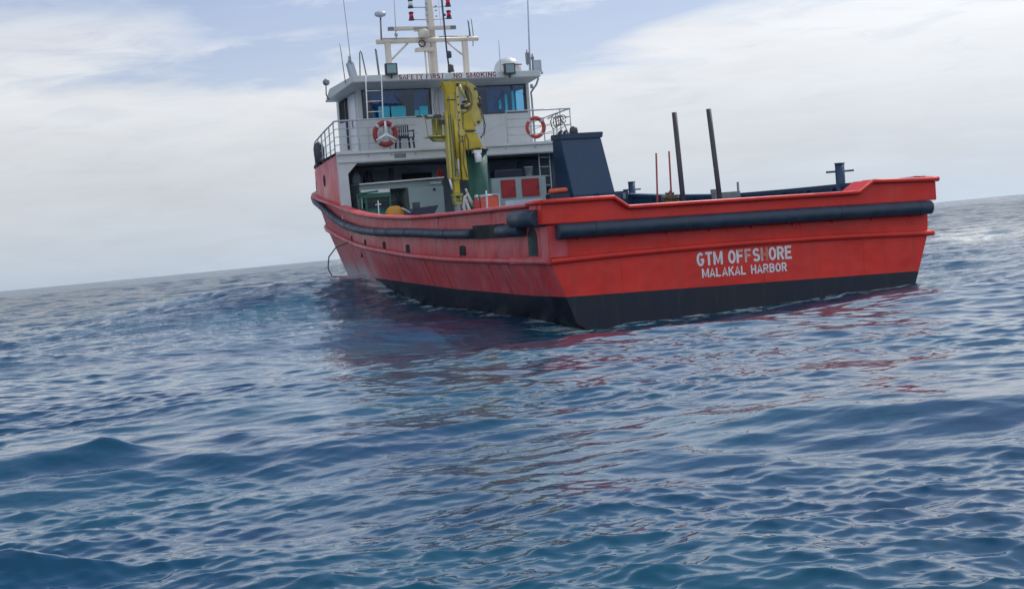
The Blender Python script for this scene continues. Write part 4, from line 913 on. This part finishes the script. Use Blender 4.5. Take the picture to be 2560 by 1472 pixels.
c = MB()
c.tube([(-4.62, 4.55, DZ), (-4.62, 4.55, 3.14)], .024, 8); c.tube([(-4.78, 4.55, 3.0), (-4.46, 4.55, 3.02)], .024, 8); c.build('cross_post', M['greyw'], ship)
c = MB(); c.tube([(-4.5, 13.75, DZ), (-4.5, 13.75, 3.25)], .018, 8); c.tube([(-4.59, 13.75, 3.12), (-4.41, 13.75, 3.13)], .018, 8); c.build('cross_post', M['greyw'], ship)
for (xb, zb), (xt, zt), r, m_ in (((1.60, 2.58), (1.51, 4.93), .055, M['pole']), ((2.72, 2.6), (2.56, 4.98), .055, M['pole'])):
    f = (DZ-zb)/(zt-zb); c = MB(); c.tube([(xb+(xt-xb)*f, 6.0, DZ), (xt, 6.0, zt)], r*1.25, 12); c.build('deck_stanchion', m_, ship)
for (xb, zb), (xt, zt) in (((.93, 2.58), (.99, 3.88)), ((1.36, 2.76), (1.38, 3.91))):
    f = (DZ-zb)/(zt-zb); c = MB(); c.tube([(xb+(xt-xb)*f, 6.2, DZ), (xt, 6.2, zt)], .026, 8); c.build('marker_rod', M['redpole'], ship)
c = MB(); c.tube([(3.9, 7.0, DZ), (3.9, 7.0, 2.98)], .035, 8); c.box(3.1, 3.9, 6.9, 7.1, 2.5, 2.72); c.box(3.08, 3.16, 6.88, 7.12, 2.7, 2.82); c.build('deck_frame', M['grey'], ship)

# ------------------------------------------------------------------ loose things aboard
def lifebuoy(x, y, z, rad, r, label, mm):
    t_ = thing('lifebuoy', label, 'lifebuoy', (x, y, z), 'lifebuoys hung on the boat deck railing')
    c = MB(); k = 32; c.tube([(rad*math.cos(2*math.pi*i/k), 0, rad*math.sin(2*math.pi*i/k)) for i in range(k)], r, 12, closed=True); c.build('ring', mm, t_)
    for a0 in (45, 135, 225, 315):
        c = MB(); c.tube([(rad*math.cos(R_(a0+d_)), 0, rad*math.sin(R_(a0+d_))) for d_ in (-7, 0, 7)], r*1.06, 12, caps=False); c.build('reflective_band', M['greyw'], t_)
    c = MB(); c.tube([((rad+r*1.0)*math.cos(2*math.pi*i/40), -.03, (rad+r+.012*math.cos(i*math.pi/5))*math.sin(2*math.pi*i/40)) for i in range(40)], .01, 5, closed=True); c.build('grab_line', M['hose'], t_)
    return t_
lb = lifebuoy(-2.54, 18.62, 5.52, .36, .085, 'orange lifebuoy behind a white Y shaped holder beside the dark plastic chair', M['lifeshade'])
c = MB()
for a in (90, 215, 325): c.tube([(0, -.12, -.02), (.42*math.cos(R_(a)), -.1, .02+.40*math.sin(R_(a)))], [.045, .035], 8)
c.lathe((0, -.12, -.02), [(.06, -.04), (.07, 0), (.06, .04)], 10, axis=(0, 1, 0)); c.build('holder', M['whiteplain'], lb)
lifebuoy(2.88, 18.62, 5.49, .315, .062, 'orange lifebuoy with pale bands hanging on the railing at the funnel side', M['lifering'])

# plastic garden chair
ch = thing('plastic_chair', 'dark navy plastic armchair standing beside the lifebuoy on the boat deck', 'chair', (-1.55, 19.6, 5.0))
CX, CY = -1.55, 19.6
def P3(*a): return a
c = MB(); c.box(-.25, .25, -.23, .25, .40, .43); c.build('seat', M['navy'], ch, bevel=.01)
c = MB(); c.box(-.25, .25, .24, .27, .82, .88); c.box(-.25, .25, .235, .265, .46, .50); c.box(-.25, -.21, .24, .27, .5, .82); c.box(.21, .25, .24, .27, .5, .82)
for i in range(5): c.box(-.17+.075*i, -.135+.075*i, .245, .265, .5, .82)
c.build('backrest', M['navy'], ch)
for sx_, sy_ in ((-1, -1), (1, -1), (-1, 1), (1, 1)):
    c = MB(); x, y = sx_*.23, sy_*.22; c.hexa([(x*1.12-.025, y*1.1-.02, 0), (x*1.12+.025, y*1.1-.02, 0), (x*1.12+.025, y*1.1+.02, 0), (x*1.12-.025, y*1.1+.02, 0)], [(x-.03, y-.025, .41), (x+.03, y-.025, .41), (x+.03, y+.025, .41), (x-.03, y+.025, .41)]); c.build('leg', M['navy'], ch)
for s_ in (-1, 1):
    c = MB(); c.box(s_*.28-.03, s_*.28+.03, -.22, .25, .63, .665); c.box(s_*.28-.02, s_*.28+.02, -.21, -.16, .4, .63); c.build('armrest', M['navy'], ch, bevel=.008)

# white generator housing with a dark open bay
g = thing('generator_housing', 'large pale box with a dark open bay standing under the boat deck', 'machine', (-1.95, 19.6, DZ))
org = (-1.95, 19.6, DZ)
c = MB(); c.box(-3.42, -.49, 19.1, 20.3, 3.72, 3.92); c.box(-1.76, -.49, 19.0, 20.3, DZ, 3.72); c.box(-3.42, -3.36, 19.02, 19.1, DZ, 3.72); c.box(-3.42, -1.76, 20.2, 20.3, DZ, 3.72); c.box(-3.42, -3.36, 19.1, 20.2, DZ, 3.72)
c.build('housing', M['teal'], g, org, bevel=.015)
c = MB(); c.hexa([(-3.46, 18.93, 3.9), (-.47, 18.93, 3.96), (-.47, 20.35, 3.96), (-3.46, 20.35, 3.9)], [(-3.46, 18.93, 3.94), (-.47, 18.93, 4.01), (-.47, 20.35, 4.01), (-3.46, 20.35, 3.94)]); c.box(-3.42, -2.4, 18.98, 19.0, 3.60, 3.72); c.build('housing_lid', M['whiteplain'], g, org)
c = MB(); c.box(-.98, -.58, 18.985, 18.998, 3.78, 3.86); c.build('badge', M['greyw'], g, org)
c = MB(); c.lathe((-.83, 19.0, 3.60), [(.05, 0), (.05, .02), (.03, .04)], 10, axis=(0, -1, 0)); c.build('lock', M['dgrey'], g, org)
c = MB(); c.box(-3.2, -2.0, 19.3, 20.1, DZ, 3.3); c.tube([(-2.1, 19.2, 3.7), (-2.0, 19.15, 3.1)], .03, 6); c.build('engine', M['navy'], g, org)
c = MB(); c.hexa([(-1.80, 18.99, DZ), (-1.70, 18.97, DZ), (-1.70, 18.999, DZ), (-1.80, 18.999, DZ)], [(-1.84, 18.99, 3.7), (-1.78, 18.97, 3.7), (-1.78, 18.999, 3.7), (-1.84, 18.999, 3.7)]); c.build('bay_edge', M['dgrey'], g, org)

gw = thing('winch_frame', 'dark green steel frame in front of the open bay of the pale box', 'winch', (-3.3, 17.6, DZ)); org = (-3.3, 17.6, DZ)
c = MB()
for x in (-3.95, -3.7, -2.9): c.box(x-.03, x+.03, 17.5, 17.6, DZ, 3.42)
c.box(-3.98, -2.87, 17.48, 17.62, 3.42, 3.55); c.box(-3.98, -2.87, 17.5, 17.6, 2.4, 2.46); c.tube([(-4.0, 17.5, 3.45), (-3.9, 17.45, 3.58), (-3.3, 17.45, 3.62)], .03, 6); c.build('frame', M['green'], gw, org)
c = MB(); c.tube([(-3.8, 17.75, 2.7), (-2.95, 17.75, 2.7)], .38, 18); c.build('drum', M['green'], gw, org)

yb = thing('cable_reel', 'orange yellow cable reel showing above the port bulwark', 'reel', (-3.55, 14.6, DZ)); org = (-3.55, 14.6, DZ)
for dy_ in (-.14, .14):
    c = MB(); c.lathe((-3.72, 14.6+dy_, 2.80), [(.02, -.015), (.26, -.015), (.27, 0), (.26, .015), (.02, .015)], 24, axis=(0, 1, 0)); c.build('flange', M['tan'], yb, org)
c = MB(); c.tube([(-3.72, 14.48, 2.80), (-3.72, 14.72, 2.80)], .18, 18); c.box(-3.9, -3.34, 14.4, 14.8, DZ, 2.45); c.build('hub', M['tan'], yb, org)
c = MB(); c.tube([(-3.55, 14.4, 2.98), (-3.42, 14.38, 2.9), (-3.28, 14.35, 2.8), (-3.1, 14.3, 2.84), (-2.95, 14.3, 2.75)], .03, 6); c.build('cable', M['hose'], yb, org)

sk = thing('deck_skip', 'black sloping tray with a small box on its edge, before the pale housing', 'tray', (-2.9, 14.4, DZ)); org = (-2.9, 14.4, DZ)
c = MB(); c.prism([(-3.42, 2.6), (-3.25, 2.94), (-2.62, 2.98), (-2.46, 3.0), (-2.7, 2.6), (-2.9, DZ), (-3.3, DZ)], 1, 14.1, 14.8); c.build('tray', M['navy'], sk, org, bevel=.01)
c = MB(); c.box(-3.18, -2.99, 14.3, 14.5, 2.945, 3.13); c.build('box', M['dgrey'], sk, org, bevel=.01)

cb = thing('tool_cabinet', 'grey cabinet with two maroon doors under the boat deck beside the funnel', 'cabinet', (2.2, 18.9, DZ)); org = (2.2, 18.9, DZ)
c = MB(); c.box(1.14, 3.17, 18.7, 19.3, DZ, 3.84); c.build('carcass', M['teal'], cb, org, bevel=.015)
for x0, x1 in ((1.48, 2.02), (2.25, 2.9)):
    c = MB(); c.box(x0, x1, 18.675, 18.698, 3.15, 3.76); d_ = c.build('door', M['maroon'], cb, org, bevel=.006)
    c = MB(); c.box(x1-.08, x1-.05, 18.655, 18.673, 3.4, 3.5); c.build('handle', M['dgrey'], d_, org)
c = MB(); c.box(1.6, 3.0, 18.69, 18.698, 1.9, 3.05); c.build('lower_panel', M['inner'], cb, org)
bk = thing('white_bucket', 'small pale bucket standing on top of the cabinet with maroon doors', 'bucket', (2.62, 18.9, 3.842))
c = MB(); c.lathe((0, 0, 0), [(.12, 0), (.16, .3), (.165, .3), (.165, .33), (.14, .33), (.13, .3)], 16); c.build('pail', M['greyw'], bk)
c = MB(); c.tube([(-.16, 0, .3), (-.1, 0, .42), (.1, 0, .42), (.16, 0, .3)], .008, 5); c.build('bail', M['dgrey'], bk)
dj = thing('equipment_case', 'low dark case lying along the top of the cabinet with maroon doors', 'case', (1.9, 18.95, 3.842))
c = MB(); c.box(-.6, .45, -.2, .2, 0, .2); c.hexa([(-.6, -.2, .205), (.45, -.2, .205), (.45, .2, .205), (-.6, .2, .205)], [(-.55, -.17, .27), (.4, -.17, .27), (.4, .17, .27), (-.55, .17, .27)]); c.build('case_body', M['navy'], dj, bevel=.01)
rb = thing('orange_bin', 'orange red square bin with a pale edge behind the white cross post', 'bin', (-3.9, 6.0, DZ)); org = (-3.9, 6.0, DZ)
c = MB(); c.box(-4.15, -3.80, 5.8, 6.2, DZ, 3.04); c.build('bin_body', M['orange'], rb, org, bevel=.03)
c = MB(); c.box(-3.81, -3.77, 5.78, 5.82, DZ, 3.05); c.box(-4.17, -3.78, 5.78, 6.22, 3.04, 3.07); c.build('rim', M['hose'], rb, org)
rd_ = thing('fire_bottle', 'dull red cylinder with pale valves standing just forward of the orange bin', 'cylinder', (-2.9, 9.5, DZ)); org = (-2.9, 9.5, DZ)
for x in (-2.98, -2.80):
    c = MB(); c.lathe((x, 9.5, DZ), [(.09, 0), (.1, .05), (.1, 1.35), (.06, 1.48), (.03, 1.5)], 14); c.build('bottle', M['maroon'], rd_, org)
    c = MB(); c.lathe((x, 9.5, DZ+1.5), [(.05, 0), (.06, .03), (.04, .09)], 10); c.build('valve', M['teal'], rd_, org)
hs = thing('fire_hose', 'pale hose hanging looped next to the dull red cylinder', 'hose', (-3.2, 9.6, DZ)); org = (-3.2, 9.6, DZ)
c = MB(); c.tube([(-3.25, 9.6, DZ+.9), (-3.34, 9.6, 2.85), (-3.28, 9.6, 3.1), (-3.2, 9.6, 3.18), (-3.14, 9.6, 3.02), (-3.05, 9.6, 2.85)], .05, 8); c.tube([(-3.28, 9.58, 3.05), (-3.14, 9.58, 2.6), (-3.1, 9.58, DZ+.5)], .045, 8); c.tube([(-3.2, 9.6, 3.18), (-3.24, 9.6, 3.33)], .03, 6); c.build('hose_loop', M['hose'], hs, org)
of = thing('orange_float', 'long orange float lying against the port face of the dark funnel', 'float', (1.9, 14.9, DZ)); org = (1.9, 14.9, DZ)
c = MB(); c.tube([(1.62, 15, 3.2), (1.66, 15, 3.2), (2.22, 15, 3.22), (2.28, 15, 3.22)], [.05, .085, .085, .05], 14); c.build('float_body', M['orange'], of, org)
c = MB(); c.box(1.6, 2.3, 14.85, 15.2, DZ, 3.11); c.build('float_cradle', M['navy'], of, org)
# heap of rope and netting beside the tall stanchion
hp = thing('rope_heap', 'heap of olive brown rope piled at the foot of the dark stanchions', 'rope', (1.4, 6.4, 2.5)); org = (1.4, 6.4, 2.5)
c = MB()
for k in range(12):
    pts = []; a0 = random.uniform(0, 6.28); rr_ = random.uniform(.1, .3)
    for i in range(14):
        a = a0+i*.5; pts.append((1.42+rr_*math.cos(a)*.8+random.uniform(-.02, .02), 6.4+rr_*math.sin(a), 2.5+.03*k*(1-rr_*1.4)+random.uniform(0, .03)))
    c.tube(pts, .022, 5)
c.tube([(1.2, 6.4, 2.52), (1.35, 6.4, 2.72), (1.45, 6.4, 2.85), (1.5, 6.35, 2.7), (1.52, 6.4, 2.5)], .05, 6)
c.build('rope_coil', mat('olive_rope', (.11, .10, .06), .9, var=.4, scale=20), hp, org)
c = MB(); c.box(.95, 1.9, 6.1, 6.7, DZ, 2.5); c.build('rope_bin', M['dgrey'], hp, org)
# dark sack on the port rail
sk2 = thing('dark_sack', 'dark grey sack hanging on the port railing near the bow', 'sack', (-3.8, 22.4, 5.3)); org = (-3.8, 22.4, 5.3)
c = MB(); c.lathe((-3.72, 22.6, 4.82), [(.05, 0), (.16, .06), (.19, .3), (.2, .55), (.15, .7), (.06, .78)], 14); c.build('sack_cloth', M['dgrey'], sk2, org)
# mooring line coiled on the starboard rail
rc = thing('coiled_line', 'grey mooring line coiled over the starboard railing beside the lifebuoy', 'rope', (3.6, 18.9, 5.7)); org = (3.6, 18.9, 5.7)
c = MB()
for k in range(5):
    c.tube([(3.62+.09*k+.1*math.cos(a), 18.72-.01*k, 5.62+.03*k+.2*math.sin(a)*(1-.08*k)) for a in np.linspace(0, 6.0, 14)], .016, 5)
c.tube([(3.4, 18.72, 5.75), (3.75, 18.7, 5.95), (4.0, 18.7, 5.6), (4.15, 18.7, 5.2)], .016, 5); c.tube([(3.5, 18.72, 5.7), (3.6, 18.7, 5.3), (3.55, 18.7, 5.05)], .016, 5)
c.build('line', M['rope'], rc, org)
# rope hanging from the bow fender into the water
hr = thing('hanging_rope', 'dark rope hanging down the port bow into the water', 'rope', (-4.4, 17.4, 2.1)); org = (-4.4, 17.4, 2.1)
c = MB(); c.tube([(-4.47, 17.3, 2.05), (-4.52, 18.6, 1.9), (-4.50, 19.6, 1.6), (-4.42, 20.1, 1.2), (-4.3, 19.9, .8), (-4.25, 19.4, .3)], .022, 6); c.build('rope_strand', M['rope'], hr, org)

# clothes and a rag hanging in the shelter
def cloth(name, label, cat, x, y, z0, z1, w_, m_):
    t_ = thing(name, label, cat, (x, y, z1)); c = MB(); n_ = 9; vs = []
    for j in range(6):
        f_ = j/5; ww = w_*(.35+.65*min(1, f_*2.5))*(1+.08*math.sin(j*2))
        for i in range(n_):
            u = i/(n_-1)-.5; vs.append((u*ww, .05*math.sin(i*1.9+j*.4)*(.3+f_), -(z1-z0)*f_-.05*abs(u)))
    fs = [(j*n_+i, j*n_+i+1, (j+1)*n_+i+1, (j+1)*n_+i) for j in range(5) for i in range(n_-1)]
    c.add(vs+[(a, b_+.03, d_) for a, b_, d_ in vs], fs+[tuple(q+len(vs) for q in f_[::-1]) for f_ in fs], 0, True); c.build('fabric', m_, t_)
    c = MB(); c.tube([(0, .02, -.03), (.0, .02, .06), (.04, .02, .09)], .012, 6); c.build('hook', M['grey'], t_)
cloth('hanging_jacket', 'dark navy jacket hanging in the shelter above the left end of the pale box', 'jacket', -2.62, 20.6, 3.95, 4.42, .34, M['navy'])
cloth('hanging_shirt', 'pale grey shirt hanging in the shelter left of the navy jacket', 'shirt', -3.02, 20.6, 4.02, 4.40, .30, M['greyw'])
cloth('red_rag', 'small red rag hanging beside the crane boom above the pale box', 'rag', -.50, 19.2, 4.02, 4.36, .2, M['maroon'])
